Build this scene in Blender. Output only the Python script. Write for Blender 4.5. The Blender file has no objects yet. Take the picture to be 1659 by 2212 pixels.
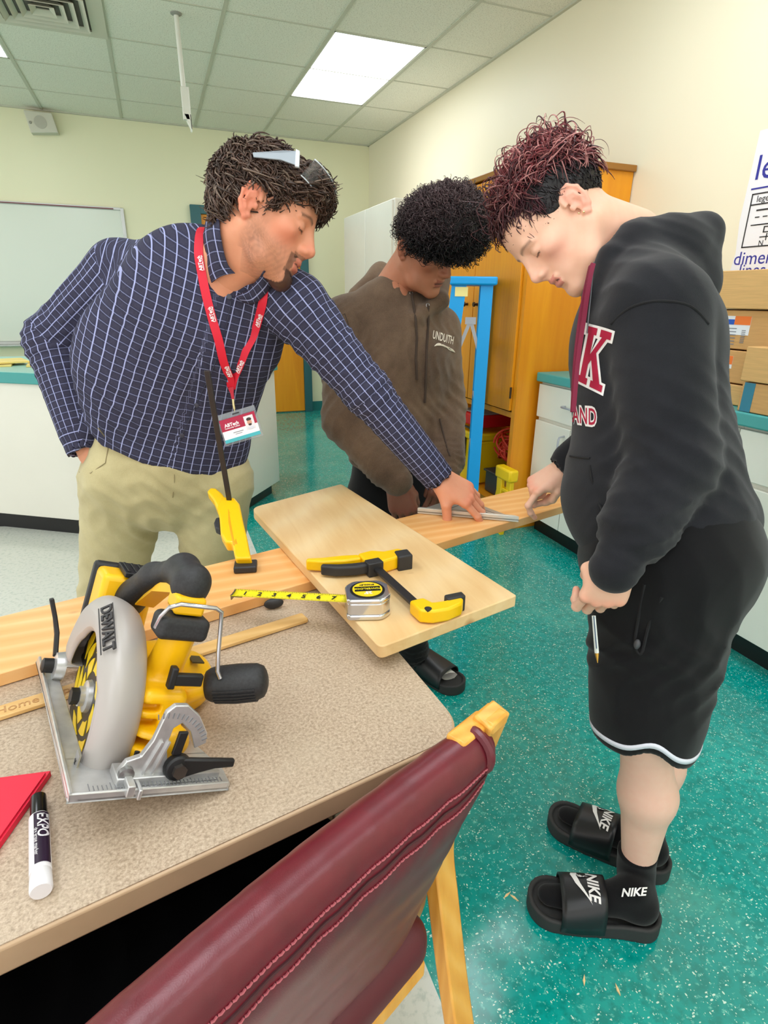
import bpy, bmesh, math, random
import numpy as np
from mathutils import Vector, Matrix
from mathutils.bvhtree import BVHTree
random.seed(7); RNG=np.random.RandomState(7)
S=bpy.context.scene; COL=S.collection
V3=lambda *a: np.array(a,float)
def nrm(v): v=np.array(v,float); return v/np.linalg.norm(v)
# ------------------------------------------------------------------ camera
FPX=1240.; PITCH=.3545; ROLL=.0138; YAW=-.3673; CAM=V3(0,0,1.27)
_cy,_sy=math.cos(YAW),math.sin(YAW)
_f=V3(-_sy*math.cos(PITCH),_cy*math.cos(PITCH),-math.sin(PITCH)); _r=V3(_cy,_sy,0); _u=np.cross(_r,_f)
RT=math.cos(ROLL)*_r+math.sin(ROLL)*_u; UP=-math.sin(ROLL)*_r+math.cos(ROLL)*_u; FW=_f
cd=bpy.data.cameras.new('camera'); cam=bpy.data.objects.new('camera',cd); COL.objects.link(cam)
cd.sensor_fit='HORIZONTAL'; cd.sensor_width=36; cd.lens=36*FPX/1659; cd.clip_start=.02; cd.clip_end=50
m=Matrix.Identity(4)
for i in range(3): m[i][0]=RT[i]; m[i][1]=UP[i]; m[i][2]=-FW[i]; m[i][3]=CAM[i]
cam.matrix_world=m; S.camera=cam
S.view_settings.view_transform='Standard'; S.view_settings.look='None'; S.view_settings.gamma=1
S.view_settings.exposure=EXPO=0.0
def at(x,y,d): return CAM+(RT*((x-829.5)/FPX)-UP*((y-1106)/FPX)+FW)*d     # a pixel at a depth -> world point
def atz(x,y,z):
    r=at(x,y,1)-CAM; return CAM+r*((z-CAM[2])/r[2])
def co(r,u,f): return RT*r+UP*u+FW*f
def cv(r,u,f): return nrm(RT*r+UP*u+FW*f)
# ------------------------------------------------------------------ world + lights
W=bpy.data.worlds.new('world'); S.world=W; W.use_nodes=True
W.node_tree.nodes['Background'].inputs[0].default_value=(1,.985,.95,1)
W.node_tree.nodes['Background'].inputs[1].default_value=1.7
LAMP_STRENGTH=7.5
# ------------------------------------------------------------------ materials
def lin(c):
    return tuple((v/255/12.92 if v/255<=.04045 else ((v/255+.055)/1.055)**2.4) for v in c)+(1,)
class NT:
    def __init__(s,name):
        s.m=bpy.data.materials.new(name); s.m.use_nodes=True; s.t=s.m.node_tree; s.b=s.t.nodes['Principled BSDF']
    def n(s,ty,**k):
        x=s.t.nodes.new(ty)
        for a,v in k.items():
            if a.startswith('i_'): 
                key=a[2:]; key=int(key) if key.isdigit() else key.replace('_',' ')
                x.inputs[key].default_value=v
            else: setattr(x,a,v)
        return x
    def l(s,a,b): s.t.links.new(a,b)
    def ramp(s,src,stops,interp='LINEAR'):
        r=s.n('ShaderNodeValToRGB'); e=r.color_ramp; e.interpolation=interp
        while len(e.elements)<len(stops): e.elements.new(.5)
        for el,(p,c) in zip(e.elements,stops): el.position=p; el.color=c if len(c)==4 else lin(c)
        s.l(src,r.inputs[0]); return r.outputs[0]
    def mix(s,fac,a,b,mode='MIX'):
        x=s.n('ShaderNodeMix',data_type='RGBA',blend_type=mode)
        for sock,v in ((x.inputs[0],fac),(x.inputs[6],a),(x.inputs[7],b)):
            if hasattr(v,'is_linked') or hasattr(v,'links'): s.l(v,sock)
            else: sock.default_value=v if not isinstance(v,tuple) else (v if len(v)==4 else lin(v))
        return x.outputs[2]
    def math(s,op,a,b=0.,c=0.):
        x=s.n('ShaderNodeMath',operation=op)
        for sock,v in zip(x.inputs,(a,b,c)):
            if hasattr(v,'links'): s.l(v,sock)
            else: sock.default_value=v
        return x.outputs[0]
    def coord(s,kind='Object'): return s.n('ShaderNodeTexCoord').outputs[kind]
    def mapping(s,src,scale=(1,1,1),rot=(0,0,0),loc=(0,0,0)):
        x=s.n('ShaderNodeMapping'); s.l(src,x.inputs[0]); x.inputs[1].default_value=loc; x.inputs[2].default_value=rot; x.inputs[3].default_value=scale; return x.outputs[0]
    def noise(s,src,scale,detail=3,rough=.5,out=0,dist=0):
        x=s.n('ShaderNodeTexNoise'); x.inputs['Scale'].default_value=scale; x.inputs['Detail'].default_value=detail; x.inputs['Roughness'].default_value=rough; x.inputs['Distortion'].default_value=dist
        if src is not None: s.l(src,x.inputs['Vector'])
        return x.outputs[out]
    def bump(s,h,strength=.3,dist=.002):
        x=s.n('ShaderNodeBump'); x.inputs['Strength'].default_value=strength; x.inputs['Distance'].default_value=dist
        s.l(h,x.inputs['Height']); s.l(x.outputs[0],s.b.inputs['Normal'])
    def base(s,v):
        if hasattr(v,'links'): s.l(v,s.b.inputs['Base Color'])
        else: s.b.inputs['Base Color'].default_value=lin(v) if len(v)==3 else v
    def set(s,rough=.5,metal=0,spec=.5,**k):
        s.b.inputs['Roughness'].default_value=rough; s.b.inputs['Metallic'].default_value=metal; s.b.inputs['Specular IOR Level'].default_value=spec
        for a,v in k.items(): s.b.inputs[a.replace('_',' ')].default_value=v
        return s
def plain(name,c,rough=.5,metal=0,spec=.5,nscale=0,namt=.08,bs=0,bscale=400,bd=.001,**k):
    t=NT(name); t.set(rough,metal,spec,**k)
    if nscale:
        nz=t.noise(t.coord(),nscale,4); a=tuple(max(0,v*(1-namt)) for v in c); b=tuple(min(255,v*(1+namt)) for v in c)
        t.base(t.ramp(nz,[(.3,a),(.7,b)]))
    else: t.base(c)
    if bs: t.bump(t.noise(t.coord(),bscale,2),bs,bd)
    return t.m
def m_wood(name,c1,c2,c3,scale=(6,60,60),rot=(0,0,0),rough=.45,ring=4.,knots=True):
    t=NT(name); t.set(rough)
    v=t.mapping(t.coord(),scale,rot)
    n1=t.noise(v,1.0,5,.6,dist=.6)
    w=t.n('ShaderNodeTexWave',wave_type='BANDS',bands_direction='Y'); w.inputs['Scale'].default_value=ring*.12; w.inputs['Distortion'].default_value=6; w.inputs['Detail'].default_value=3; w.inputs['Detail Scale'].default_value=.35
    t.l(v,w.inputs[0])
    c=t.mix(.5,t.ramp(n1,[(.3,c1),(.6,c2),(.8,c3)]),t.ramp(w.outputs[1],[(0,c1),(.75,c2),(1,c3)]))
    if knots:
        vo=t.n('ShaderNodeTexVoronoi'); vo.inputs['Scale'].default_value=1; t.l(t.mapping(t.coord(),(5,9,5),rot,(.3,.1,.2)),vo.inputs['Vector'])
        k=t.ramp(vo.outputs['Distance'],[(.03,(1,1,1,1)),(.09,(0,0,0,1))])
        c=t.mix(k,c,(150,88,40))
    t.base(c); t.bump(n1,.08,.001); return t.m
def m_floor():
    t=NT('terrazzo_vinyl'); t.set(.2,0,.55); co=t.coord()
    big=t.noise(co,1.6,4,.6)
    teal=t.ramp(big,[(.25,(0,134,128)),(.55,(2,156,148)),(.8,(30,176,166))])
    nn=t.noise(co,38,3,.6); teal=t.mix(t.ramp(nn,[(.45,(0,0,0,1)),(.62,(1,1,1,1))]),teal,t.mix(.6,teal,(0,118,112)))
    nn2=t.noise(t.mapping(co,(1,1,1),(0,0,.6),(3,1,0)),70,3,.7); teal=t.mix(t.ramp(nn2,[(.58,(0,0,0,1)),(.66,(1,1,1,1))]),teal,(95,190,178))
    def flecks(scale,rot,thr,loc):
        vo=t.n('ShaderNodeTexVoronoi'); vo.inputs['Scale'].default_value=1; vo.inputs['Randomness'].default_value=1
        t.l(t.mapping(co,scale,(0,0,rot),loc),vo.inputs['Vector'])
        r=t.n('ShaderNodeSeparateColor'); t.l(vo.outputs['Color'],r.inputs[0])
        pick=t.math('GREATER_THAN',r.outputs[0],thr)
        sm=t.math('LESS_THAN',vo.outputs['Distance'],t.math('MULTIPLY_ADD',r.outputs[1],.24,.03))
        return t.math('MULTIPLY',pick,sm)
    f=t.math('MAXIMUM',flecks((70,150,1),.5,.62,(0,0,0)),flecks((150,80,1),-.4,.66,(3,5,0)))
    f=t.math('MAXIMUM',f,flecks((240,180,1),1.2,.45,(1,7,0)))
    teal=t.mix(f,teal,(196,228,214))
    # dust trodden into the tiles
    dn=t.noise(co,2.3,5,.65); teal=t.mix(t.ramp(dn,[(.52,(0,0,0,1)),(.85,(.5,.5,.5,1))]),teal,(120,200,174))
    wn=t.noise(co,60,3,.6); white=t.mix(t.ramp(wn,[(.5,(0,0,0,1)),(.7,(1,1,1,1))]),(212,216,208),(186,196,188))
    # teal inlay strip and paler field near the back wall
    sx=t.n('ShaderNodeSeparateXYZ'); t.l(co,sx.inputs[0])
    isw=t.math('MULTIPLY',t.math('LESS_THAN',sx.outputs[0],.37),t.math('LESS_THAN',sx.outputs[1],4.2))
    c=t.mix(isw,teal,white)
    t.base(c); t.l(t.math('MULTIPLY_ADD',t.noise(co,9,3),.16,.07),t.b.inputs['Roughness'])
    return t.m
def m_ceiling():
    t=NT('acoustic_tile'); t.set(.9,0,.2); co=t.coord()
    n=t.noise(co,130,3,.7); n2=t.noise(co,2,2)
    c=t.mix(t.ramp(n,[(.38,(0,0,0,1)),(.46,(1,1,1,1))]),(206,204,188),(238,236,222))
    t.base(c); t.bump(n,.4,.002); return t.m
def m_wall(name,c):
    t=NT(name); t.set(.42,0,.35); co=t.coord(); n=t.noise(co,1.3,3)
    t.base(t.ramp(n,[(.3,c),(.8,tuple(v*.985 for v in c))])); t.bump(t.noise(co,90,3),.06,.002); return t.m
def m_table():
    t=NT('laminate'); t.set(.42); co=t.coord(); a=t.noise(co,260,3,.7); b=t.noise(co,7,4,.6)
    c=t.ramp(a,[(.3,(150,130,108)),(.5,(184,163,140)),(.7,(208,190,168))])
    t.base(t.mix(t.ramp(b,[(.5,(0,0,0,1)),(.75,(.35,.35,.35,1))]),c,(205,190,168))); return t.m
def m_fabric(name,c,c2=None,fz=.35,scale=9,ws=700,rough=.9,bs=.35):
    t=NT(name); t.set(rough,0,.15); co=t.coord(); c2=c2 or tuple(min(255,v*1.35) for v in c)
    n=t.noise(co,scale,5,.65); w=t.noise(co,ws,2)
    c_=t.mix(t.ramp(n,[(.35,(0,0,0,1)),(.7,(1,1,1,1))]),c,c2)
    t.base(t.mix(t.ramp(w,[(.3,(0,0,0,1)),(.7,(fz,fz,fz,1))]),c_,tuple(min(255,v*1.3+4) for v in c2))); t.b.inputs['Sheen Weight'].default_value=.15
    t.bump(w,bs,.001); return t.m
def m_plaid():
    t=NT('plaid_cotton'); t.set(.85,0,.2)
    uv=t.n('ShaderNodeUVMap',uv_map='UVMap').outputs[0]; s=t.n('ShaderNodeSeparateXYZ'); t.l(uv,s.inputs[0]); co=t.coord()
    w=t.noise(co,6,2)
    def line(v,per,wd,off=0.):
        return t.math('LESS_THAN',t.math('ABSOLUTE',t.math('SUBTRACT',t.math('FRACT',t.math('MULTIPLY_ADD',v,1/per,off)),.5)),wd)
    a=line(s.outputs[0],.0205,.055); b=line(s.outputs[1],.0165,.045)
    a2=line(s.outputs[0],.0205,.30,.5); b2=line(s.outputs[1],.0165,.28,.5)
    base=t.mix(t.noise(co,260,2),(38,38,56),(62,62,84))
    base=t.mix(t.math('MULTIPLY',t.math('MULTIPLY',a2,b2),.3),base,(70,68,84))
    c=t.mix(t.math('MULTIPLY',b,.62),base,(142,148,186)); c=t.mix(t.math('MULTIPLY',a,.85),c,(170,176,220))
    t.base(c); t.bump(t.noise(co,500,2),.2,.001); return t.m
def m_vcol(name,rough=.5,spec=.4,sss=0,bs=0,bscale=300,sheen=0):
    t=NT(name); t.set(rough,0,spec); a=t.n('ShaderNodeVertexColor',layer_name='Col'); co=t.coord()
    c=a.outputs[0]
    if sss:
        n=t.noise(co,60,3); c=t.mix(t.math('MULTIPLY',n,.22),c,t.mix(1.,c,(236,150,130),'MULTIPLY'))
        t.b.inputs['Subsurface Weight'].default_value=sss; t.b.inputs['Subsurface Radius'].default_value=(.9,.35,.2); t.b.inputs['Subsurface Scale'].default_value=.008
    t.base(c)
    if bs: t.bump(t.noise(co,bscale,3),bs,.001)
    return t.m
def m_emit(name,c,s):
    t=NT(name); t.base(c); t.b.inputs['Emission Color'].default_value=lin(c); t.b.inputs['Emission Strength'].default_value=s; return t.m
M={}
def mat(key,fn,*a,**k):
    if key not in M: M[key]=fn(*a,**k)
    return M[key]
PL=lambda key,c,**k: mat(key,plain,key,c,**k)
# ------------------------------------------------------------------ mesh helpers
def frame(d,hint=(0,0,1)):
    d=nrm(d); h=np.array(hint,float)
    if abs(d@nrm(h))>.98: h=V3(1,0,0) if abs(d[0])<.9 else V3(0,1,0)
    x=nrm(np.cross(h,d)); y=np.cross(d,x); return x,y,d
class MB:
    def __init__(s): s.v=[]; s.f=[]; s.mi=[]; s.cur=0; s.cols=[]; s.col=(1,1,1)
    def add(s,vs,fs):
        o=len(s.v); s.v+= [tuple(map(float,p)) for p in vs]; s.f+=[tuple(i+o for i in f) for f in fs]; s.mi+=[s.cur]*len(fs); s.cols+=[s.col]*len(vs); return s
    def box(s,lo,hi,o=(0,0,0),ax=None):
        lo=np.array(lo,float);hi=np.array(hi,float); ax=np.eye(3) if ax is None else np.array(ax)
        vs=[np.array(o)+ax.T@V3(x,y,z) for x in (lo[0],hi[0]) for y in (lo[1],hi[1]) for z in (lo[2],hi[2])]
        return s.add(vs,[(0,1,3,2),(4,6,7,5),(0,4,5,1),(2,3,7,6),(0,2,6,4),(1,5,7,3)])
    def prism(s,pts,a,b):   # list of 3D points of a polygon; extruded from +a to +b (vectors)
        n=len(pts); a=np.array(a,float); b=np.array(b,float)
        vs=[np.array(p)+a for p in pts]+[np.array(p)+b for p in pts]
        return s.add(vs,[tuple(range(n))[::-1],tuple(range(n,2*n))]+[(i,(i+1)%n,n+(i+1)%n,n+i) for i in range(n)])
    def tube(s,pts,r,seg=10,cap=True,flat=1.,hint=(0,0,1),closed=False):
        pts=[np.array(p,float) for p in pts]; n=len(pts); r=[r]*n if np.isscalar(r) else list(r); vs=[]; px=None
        for i,p in enumerate(pts):
            d=nrm((pts[(i+1)%n] if (i<n-1 or closed) else p)-(pts[i-1] if (i>0 or closed) else p)+1e-12)
            if px is None: x,y,_=frame(d,hint)
            else:
                x=px-d*(px@d); x=nrm(x) if np.linalg.norm(x)>1e-6 else frame(d,hint)[0]; y=np.cross(d,x)
            px=x
            for k in range(seg):
                a=2*math.pi*k/seg; vs.append(p+r[i]*(math.cos(a)*x+flat*math.sin(a)*y))
        fs=[]
        for i in range(n if closed else n-1):
            j=(i+1)%n
            for k in range(seg): fs.append((i*seg+k,i*seg+(k+1)%seg,j*seg+(k+1)%seg,j*seg+k))
        if cap and not closed: fs+=[tuple(range(seg))[::-1],tuple(range((n-1)*seg,n*seg))]
        return s.add(vs,fs)
    def strip(s,pts,wdir,w,t):  # a band of rectangular section along pts; wdir width direction
        vs=[]; n=len(pts); pts=[np.array(p,float) for p in pts]
        for i,p in enumerate(pts):
            d=nrm(pts[min(i+1,n-1)]-pts[max(i-1,0)]); wd=np.array(wdir[i] if np.ndim(wdir)>1 else wdir,float); wd=nrm(wd-d*(wd@d)); t_=np.cross(d,wd)
            ww=w[i] if not np.isscalar(w) else w
            for a,b in ((-1,-1),(1,-1),(1,1),(-1,1)): vs.append(p+wd*ww*a/2+t_*t*b/2)
        fs=[(i*4+k,i*4+(k+1)%4,(i+1)*4+(k+1)%4,(i+1)*4+k) for i in range(n-1) for k in range(4)]+[(3,2,1,0),tuple(range(4*n-4,4*n))]
        return s.add(vs,fs)
    def lathe(s,prof,o,axis,seg=28,hint=(0,0,1)):   # prof: (along, radius)
        x,y,d=frame(axis,hint); o=np.array(o,float); vs=[o+d*a+r*(math.cos(2*math.pi*k/seg)*x+math.sin(2*math.pi*k/seg)*y) for a,r in prof for k in range(seg)]
        n=len(prof); fs=[(i*seg+k,i*seg+(k+1)%seg,(i+1)*seg+(k+1)%seg,(i+1)*seg+k) for i in range(n-1) for k in range(seg)]+[tuple(range(seg))[::-1],tuple(range((n-1)*seg,n*seg))]
        return s.add(vs,fs)
    def ell(s,c,r,ax=None,seg=20,rings=12):
        ax=np.eye(3) if ax is None else np.array(ax); vs=[];
        for i in range(rings+1):
            t=math.pi*i/rings
            for k in range(seg):
                a=2*math.pi*k/seg; vs.append(np.array(c)+ax.T@V3(r[0]*math.sin(t)*math.cos(a),r[1]*math.sin(t)*math.sin(a),r[2]*math.cos(t)))
        return s.add(vs,[(i*seg+k,(i+1)*seg+k,(i+1)*seg+(k+1)%seg,i*seg+(k+1)%seg) for i in range(rings) for k in range(seg)])
    def build(s,name,mats,parent=None,bev=0,smooth=None,seg=2,label=None,loc=None):
        me=bpy.data.meshes.new(name); mats=mats if isinstance(mats,(list,tuple)) else [mats]
        v=np.array(s.v)
        me.from_pydata([tuple(p) for p in v],[],s.f)
        for q in mats: me.materials.append(q)
        for p,i in zip(me.polygons,s.mi): p.material_index=i
        bm=bmesh.new(); bm.from_mesh(me); bmesh.ops.remove_doubles(bm,verts=bm.verts,dist=1e-6); bmesh.ops.recalc_face_normals(bm,faces=bm.faces); bm.to_mesh(me); bm.free()
        return link(me,name,parent,bev,smooth,seg,label)
def link(me,name,parent=None,bev=0,smooth=None,seg=2,label=None):
    o=bpy.data.objects.new(name,me); COL.objects.link(o)
    if parent is not None:
        o.parent=parent
        if parent.type=='EMPTY': o.matrix_parent_inverse=Matrix.Translation(-Vector(parent.location))
        elif parent.get('_off'): o.matrix_parent_inverse=Matrix.Translation(-Vector(parent.location))
    if bev:
        b=o.modifiers.new('bevel','BEVEL'); b.width=bev; b.segments=seg; b.limit_method='ANGLE'; b.angle_limit=.6; b.harden_normals=False
    if smooth is not False: shade(me,math.radians(40 if smooth is None else smooth))
    if label: o['label']=label
    return o
def shade(me,ang):
    me.shade_smooth() if hasattr(me,'shade_smooth') else None
    if hasattr(me,'set_sharp_from_angle'): me.set_sharp_from_angle(angle=ang)
def thing(name,loc,label,cat,group=None):
    o=bpy.data.objects.new(name,None); COL.objects.link(o); o.location=tuple(map(float,loc)); o.empty_display_size=.05; tag(o,label,cat,group); return o
def tag(o,label=None,cat=None,group=None,kind=None):
    if label: o['label']=label
    if cat: o['category']=cat
    if group: o['group']=group
    if kind: o['kind']=kind
    return o
def rehome(o):      # single-mesh thing: put the origin at its base centre
    me=o.data; co=np.empty(len(me.vertices)*3); me.vertices.foreach_get('co',co); co=co.reshape(-1,3)
    c=V3((co[:,0].min()+co[:,0].max())/2,(co[:,1].min()+co[:,1].max())/2,co[:,2].min()); co-=c; me.vertices.foreach_set('co',co.ravel()); o.location=tuple(c); me.update(); o['_off']=1; return o
def struct(o): o['kind']='structure'; return o
def textmesh(body,size,o,xd,yd,mt,name,parent=None,depth=.0004,bold=0.,align='CENTER',shear=0,xs=1.,bvh=None,off=.0008,pd=None,spacing=1.,sub=0):
    c=bpy.data.curves.new('txt','FONT'); c.body=body; c.size=1; c.align_x=align; c.align_y='CENTER'; c.offset=bold; c.shear=shear; c.space_character=spacing; c.resolution_u=3
    if not bvh: c.extrude=.5*depth/size
    ob=bpy.data.objects.new('txt',c); COL.objects.link(ob)
    dg=bpy.context.evaluated_depsgraph_get(); me=bpy.data.meshes.new_from_object(ob.evaluated_get(dg)); bpy.data.objects.remove(ob)
    bpy.data.curves.remove(c)
    xd=nrm(xd); yd=nrm(yd); zd=np.cross(xd,yd)
    if bvh:
        bm=bmesh.new(); bm.from_mesh(me)
        bmesh.ops.triangulate(bm,faces=bm.faces)
        bmesh.ops.subdivide_edges(bm,edges=[e for e in bm.edges if e.calc_length()>.12],cuts=2)
        bm.to_mesh(me); bm.free()
    n=len(me.vertices); co=np.empty(n*3); me.vertices.foreach_get('co',co); co=co.reshape(-1,3)
    P=np.array(o)+np.outer(co[:,0]*size*xs,xd)+np.outer(co[:,1]*size,yd)+np.outer(co[:,2]*size,zd)
    if bvh: P=drape(P,bvh,pd if pd is not None else -zd,off)
    me.vertices.foreach_set('co',P.ravel()); me.materials.clear(); me.materials.append(mt); me.update()
    me.name=name; return link(me,name,parent)
def drape(P,bvh,d,off):
    d=nrm(d); out=[]; last=None
    for p in P:
        h=bvh.ray_cast(Vector(p-d*.25),Vector(d),.6)
        if h[0] is None: q,nn,_,_=bvh.find_nearest(Vector(p)); out.append(np.array(q)+np.array(nn)*off)
        else: out.append(np.array(h[0])-d*off)
    return np.array(out)
def drape_poly(pts,o,xd,yd,mt,name,parent,bvh,off=.001,pd=None,res=.006,thick=0):
    """a flat outline (list of 2D points in metres) laid over a curved surface"""
    bm=bmesh.new(); vs=[bm.verts.new((x,y,0)) for x,y in pts]; f=bm.faces.new(vs); bm.normal_update(); bmesh.ops.triangulate(bm,faces=[f])
    for _ in range(4):
        es=[e for e in bm.edges if e.calc_length()>res]
        if not es: break
        bmesh.ops.subdivide_edges(bm,edges=es,cuts=1); bmesh.ops.triangulate(bm,faces=bm.faces)
    me=bpy.data.meshes.new(name); bm.to_mesh(me); bm.free()
    n=len(me.vertices); co=np.empty(n*3); me.vertices.foreach_get('co',co); co=co.reshape(-1,3); xd=nrm(xd); yd=nrm(yd)
    P=np.array(o)+np.outer(co[:,0],xd)+np.outer(co[:,1],yd)
    P=drape(P,bvh,pd if pd is not None else -np.cross(xd,yd),off)
    me.vertices.foreach_set('co',P.ravel()); me.materials.append(mt); me.update(); return link(me,name,parent)
def bvh_of(o): 
    me=o.data; n=Vector(o.location) if o.get('_off') else Vector((0,0,0))
    return BVHTree.FromPolygons([v.co+n for v in me.vertices],[tuple(p.vertices) for p in me.polygons])
# ------------------------------------------------------------------ signed-distance modelling
def smin(a,b,k):
    if k<=0: return np.minimum(a,b)
    h=np.clip(.5+.5*(b-a)/k,0,1); return b*(1-h)+a*h-k*h*(1-h)
def cone(a,b,ra,rb,n=None,fl=1.):
    a=np.array(a,float); b=np.array(b,float); ab=b-a; L2=max(ab@ab,1e-12); nn=None if n is None else nrm(n)
    def f(P):
        v=P-a; t=np.clip(v@ab/L2,0,1); w=v-t[:,None]*ab
        if nn is None: return np.sqrt((w*w).sum(1))-(ra+(rb-ra)*t)
        c=w@nn; w=w+np.outer(c*(1/fl-1),nn); d=np.sqrt((w*w).sum(1))-(ra+(rb-ra)*t); return d*np.where(d<0,fl,.5+.5*fl)
    f.seg=(a,b,ra,rb); return f
def ell(c,r,ax=None):
    c=np.array(c,float); r=np.array(r,float); A=np.eye(3) if ax is None else np.array(ax,float)
    def f(P):
        q=(P-c)@A.T; k0=np.sqrt(((q/r)**2).sum(1)); k1=np.sqrt(((q/r**2)**2).sum(1)); return k0*(k0-1)/np.maximum(k1,1e-9)
    return f
def rbox(c,h,ax=None,r=.01):
    c=np.array(c,float); h=np.array(h,float)-r; A=np.eye(3) if ax is None else np.array(ax,float)
    def f(P):
        q=np.abs((P-c)@A.T)-h; return np.sqrt((np.maximum(q,0)**2).sum(1))+np.minimum(q.max(1),0)-r
    return f
def plane(p,n):
    p=np.array(p,float); n=nrm(n); return lambda P:(P-p)@n
class SDF:
    def __init__(s): s.ops=[]
    def u(s,f,k=.01): s.ops.append(('u',f,k)); return s
    def s(s,f,k=.005): s.ops.append(('s',f,k)); return s
    def i(s,f,k=.005): s.ops.append(('i',f,k)); return s
    def __call__(s,P):
        d=None
        for o,f,k in s.ops:
            g=f(P)
            if d is None: d=g
            elif o=='u': d=smin(d,g,k)
            elif o=='s': d=-smin(-d,g,k)
            else: d=-smin(-d,-g,k)
        return d
def nets(fn,lo,hi,h,newton=1):
    lo=np.array(lo,float); hi=np.array(hi,float); n=np.ceil((hi-lo)/h).astype(int)+1
    gx,gy,gz=[lo[i]+h*np.arange(n[i]) for i in range(3)]
    V=np.empty(n,np.float32)
    for i in range(n[0]):
        Y,Z=np.meshgrid(gy,gz,indexing='ij'); P=np.stack([np.full(Y.size,gx[i]),Y.ravel(),Z.ravel()],1); V[i]=fn(P).reshape(n[1],n[2])
    I=V<0; c=n-1; cnt=np.zeros(c); acc=np.zeros(tuple(c)+(3,))
    base=np.stack(np.meshgrid(*[np.arange(k) for k in c],indexing='ij'),-1).astype(float)
    offs=[(0,0,0),(1,0,0),(0,1,0),(0,0,1),(1,1,0),(1,0,1),(0,1,1),(1,1,1)]
    sl=lambda o: tuple(slice(o[i],o[i]+c[i]) for i in range(3))
    for a in range(3):
        e=np.eye(3,dtype=int)[a]; 
        for o in [o for o in offs if o[a]==0]:
            o2=tuple(np.array(o)+e); A=V[sl(o)];B=V[sl(o2)]; m_=(A<0)!=(B<0); t=np.where(m_,A/np.where(m_,A-B,1),0)
            cnt+=m_; p=np.array(o,float)
            for k in range(3): acc[...,k]+=m_*(o[k]+(t if k==a else 0))
    act=cnt>0; idx=-np.ones(c,int); idx[act]=np.arange(act.sum())
    vs=lo+h*(base[act]+acc[act]/cnt[act][:,None])
    F=[]
    for a in range(3):
        b,d=(a+1)%3,(a+2)%3; s1=[slice(None)]*3; s2=[slice(None)]*3; s1[a]=slice(0,n[a]-1); s2[a]=slice(1,n[a])
        A=I[tuple(s1)];B=I[tuple(s2)]; q=np.argwhere(A!=B)
        q=q[(q[:,b]>0)&(q[:,d]>0)&(q[:,b]<c[b])&(q[:,d]<c[d])]
        if not len(q): continue
        ins=A[tuple(q.T)]; eb=np.eye(3,dtype=int)[b]; ed=np.eye(3,dtype=int)[d]
        quad=np.stack([idx[tuple((q-eb-ed).T)],idx[tuple((q-ed).T)],idx[tuple(q.T)],idx[tuple((q-eb).T)]],1)
        quad[~ins]=quad[~ins][:,::-1]; F.append(quad)
    F=np.concatenate(F)
    for _ in range(newton):
        d=fn(vs); g=grad(fn,vs); vs=vs-np.clip(d,-h,h)[:,None]*g*.9
    return vs,F
def grad(fn,P,e=8e-4):
    g=np.stack([fn(P+np.eye(3)[k]*e)-fn(P-np.eye(3)[k]*e) for k in range(3)],1); return g/np.maximum(np.linalg.norm(g,axis=1),1e-9)[:,None]
def np_mesh(name,vs,F,mats,parent=None,cols=None,uv=None,mi=None,label=None):
    me=bpy.data.meshes.new(name); me.vertices.add(len(vs)); me.vertices.foreach_set('co',np.asarray(vs,np.float32).ravel())
    F=np.asarray(F); k=F.shape[1]; me.loops.add(F.size); me.loops.foreach_set('vertex_index',F.ravel().astype(np.int32))
    me.polygons.add(len(F)); me.polygons.foreach_set('loop_start',(np.arange(len(F))*k).astype(np.int32)); me.polygons.foreach_set('loop_total',np.full(len(F),k,np.int32))
    me.update(calc_edges=True); me.validate()
    for q in (mats if isinstance(mats,(list,tuple)) else [mats]): me.materials.append(q)
    if mi is not None: me.polygons.foreach_set('material_index',np.asarray(mi,np.int32))
    if cols is not None:
        ca=me.color_attributes.new('Col','FLOAT_COLOR','POINT'); c4=np.ones((len(vs),4),np.float32); c4[:,:3]=cols; ca.data.foreach_set('color',c4.ravel())
    if uv is not None:
        ul=me.uv_layers.new(name='UVMap'); ul.data.foreach_set('uv',np.asarray(uv,np.float32).ravel())
    me.polygons.foreach_set('use_smooth',np.ones(len(me.polygons),bool)); me.update()
    o=bpy.data.objects.new(name,me); COL.objects.link(o)
    if parent is not None:
        o.parent=parent
        if parent.type=='EMPTY': o.matrix_parent_inverse=Matrix.Translation(-Vector(parent.location))
    if label: o['label']=label
    return o
def lerp3(a,b,t): return np.array(a)[None]*(1-t[:,None])+np.array(b)[None]*t[:,None]
L3=lambda c: np.array(lin(c)[:3])
sstep=lambda a,b,x: (lambda t:t*t*(3-2*t))(np.clip((x-a)/(b-a),0,1))
# ------------------------------------------------------------------ the room
CZ=2.83; XR=2.38; YB=6.79; X0=-4.2; Y0=-3.2; T=.646
b=MB().box((X0,Y0,-.06),(XR,YB,0)); o=struct(b.build('floor',mat('floor',m_floor)))
b=MB().box((XR,Y0,0),(XR+.1,YB+.1,CZ+.05)); struct(b.build('wall_right',mat('wall_right',m_wall,'wall_cream',(240,232,206))))
b=MB().box((X0,YB,0),(XR,YB+.1,CZ+.05)); struct(b.build('wall_back',mat('wall_back',m_wall,'wall_pale_yellow',(236,234,200))))
CX=[-.089+T*k for k in range(-6,4)]; RY=[6.204-1.33/2*k for k in range(0,14)]
CX=[-.733+.655*k for k in range(-5,5)]; RY=[6.2-.668*k for k in range(0,14)]
DX,DY=.655,.668
lights=[(2,1),(2,5.65),(-2,1),(-2,6),(2,10),(-2,10),(-2,-99),(0,8)]; lights=[l for l in lights if l[1]>0]
cells=[]
LX=lambda k:-.733+.655*k
def lightrect(k,r): # column k, rows r+1 (near) .. r-1
    return LX(k+1)+.012,LX(k+2)-.012,6.2-.668*(r+2)+.012,6.2-.668*r-.012
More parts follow.
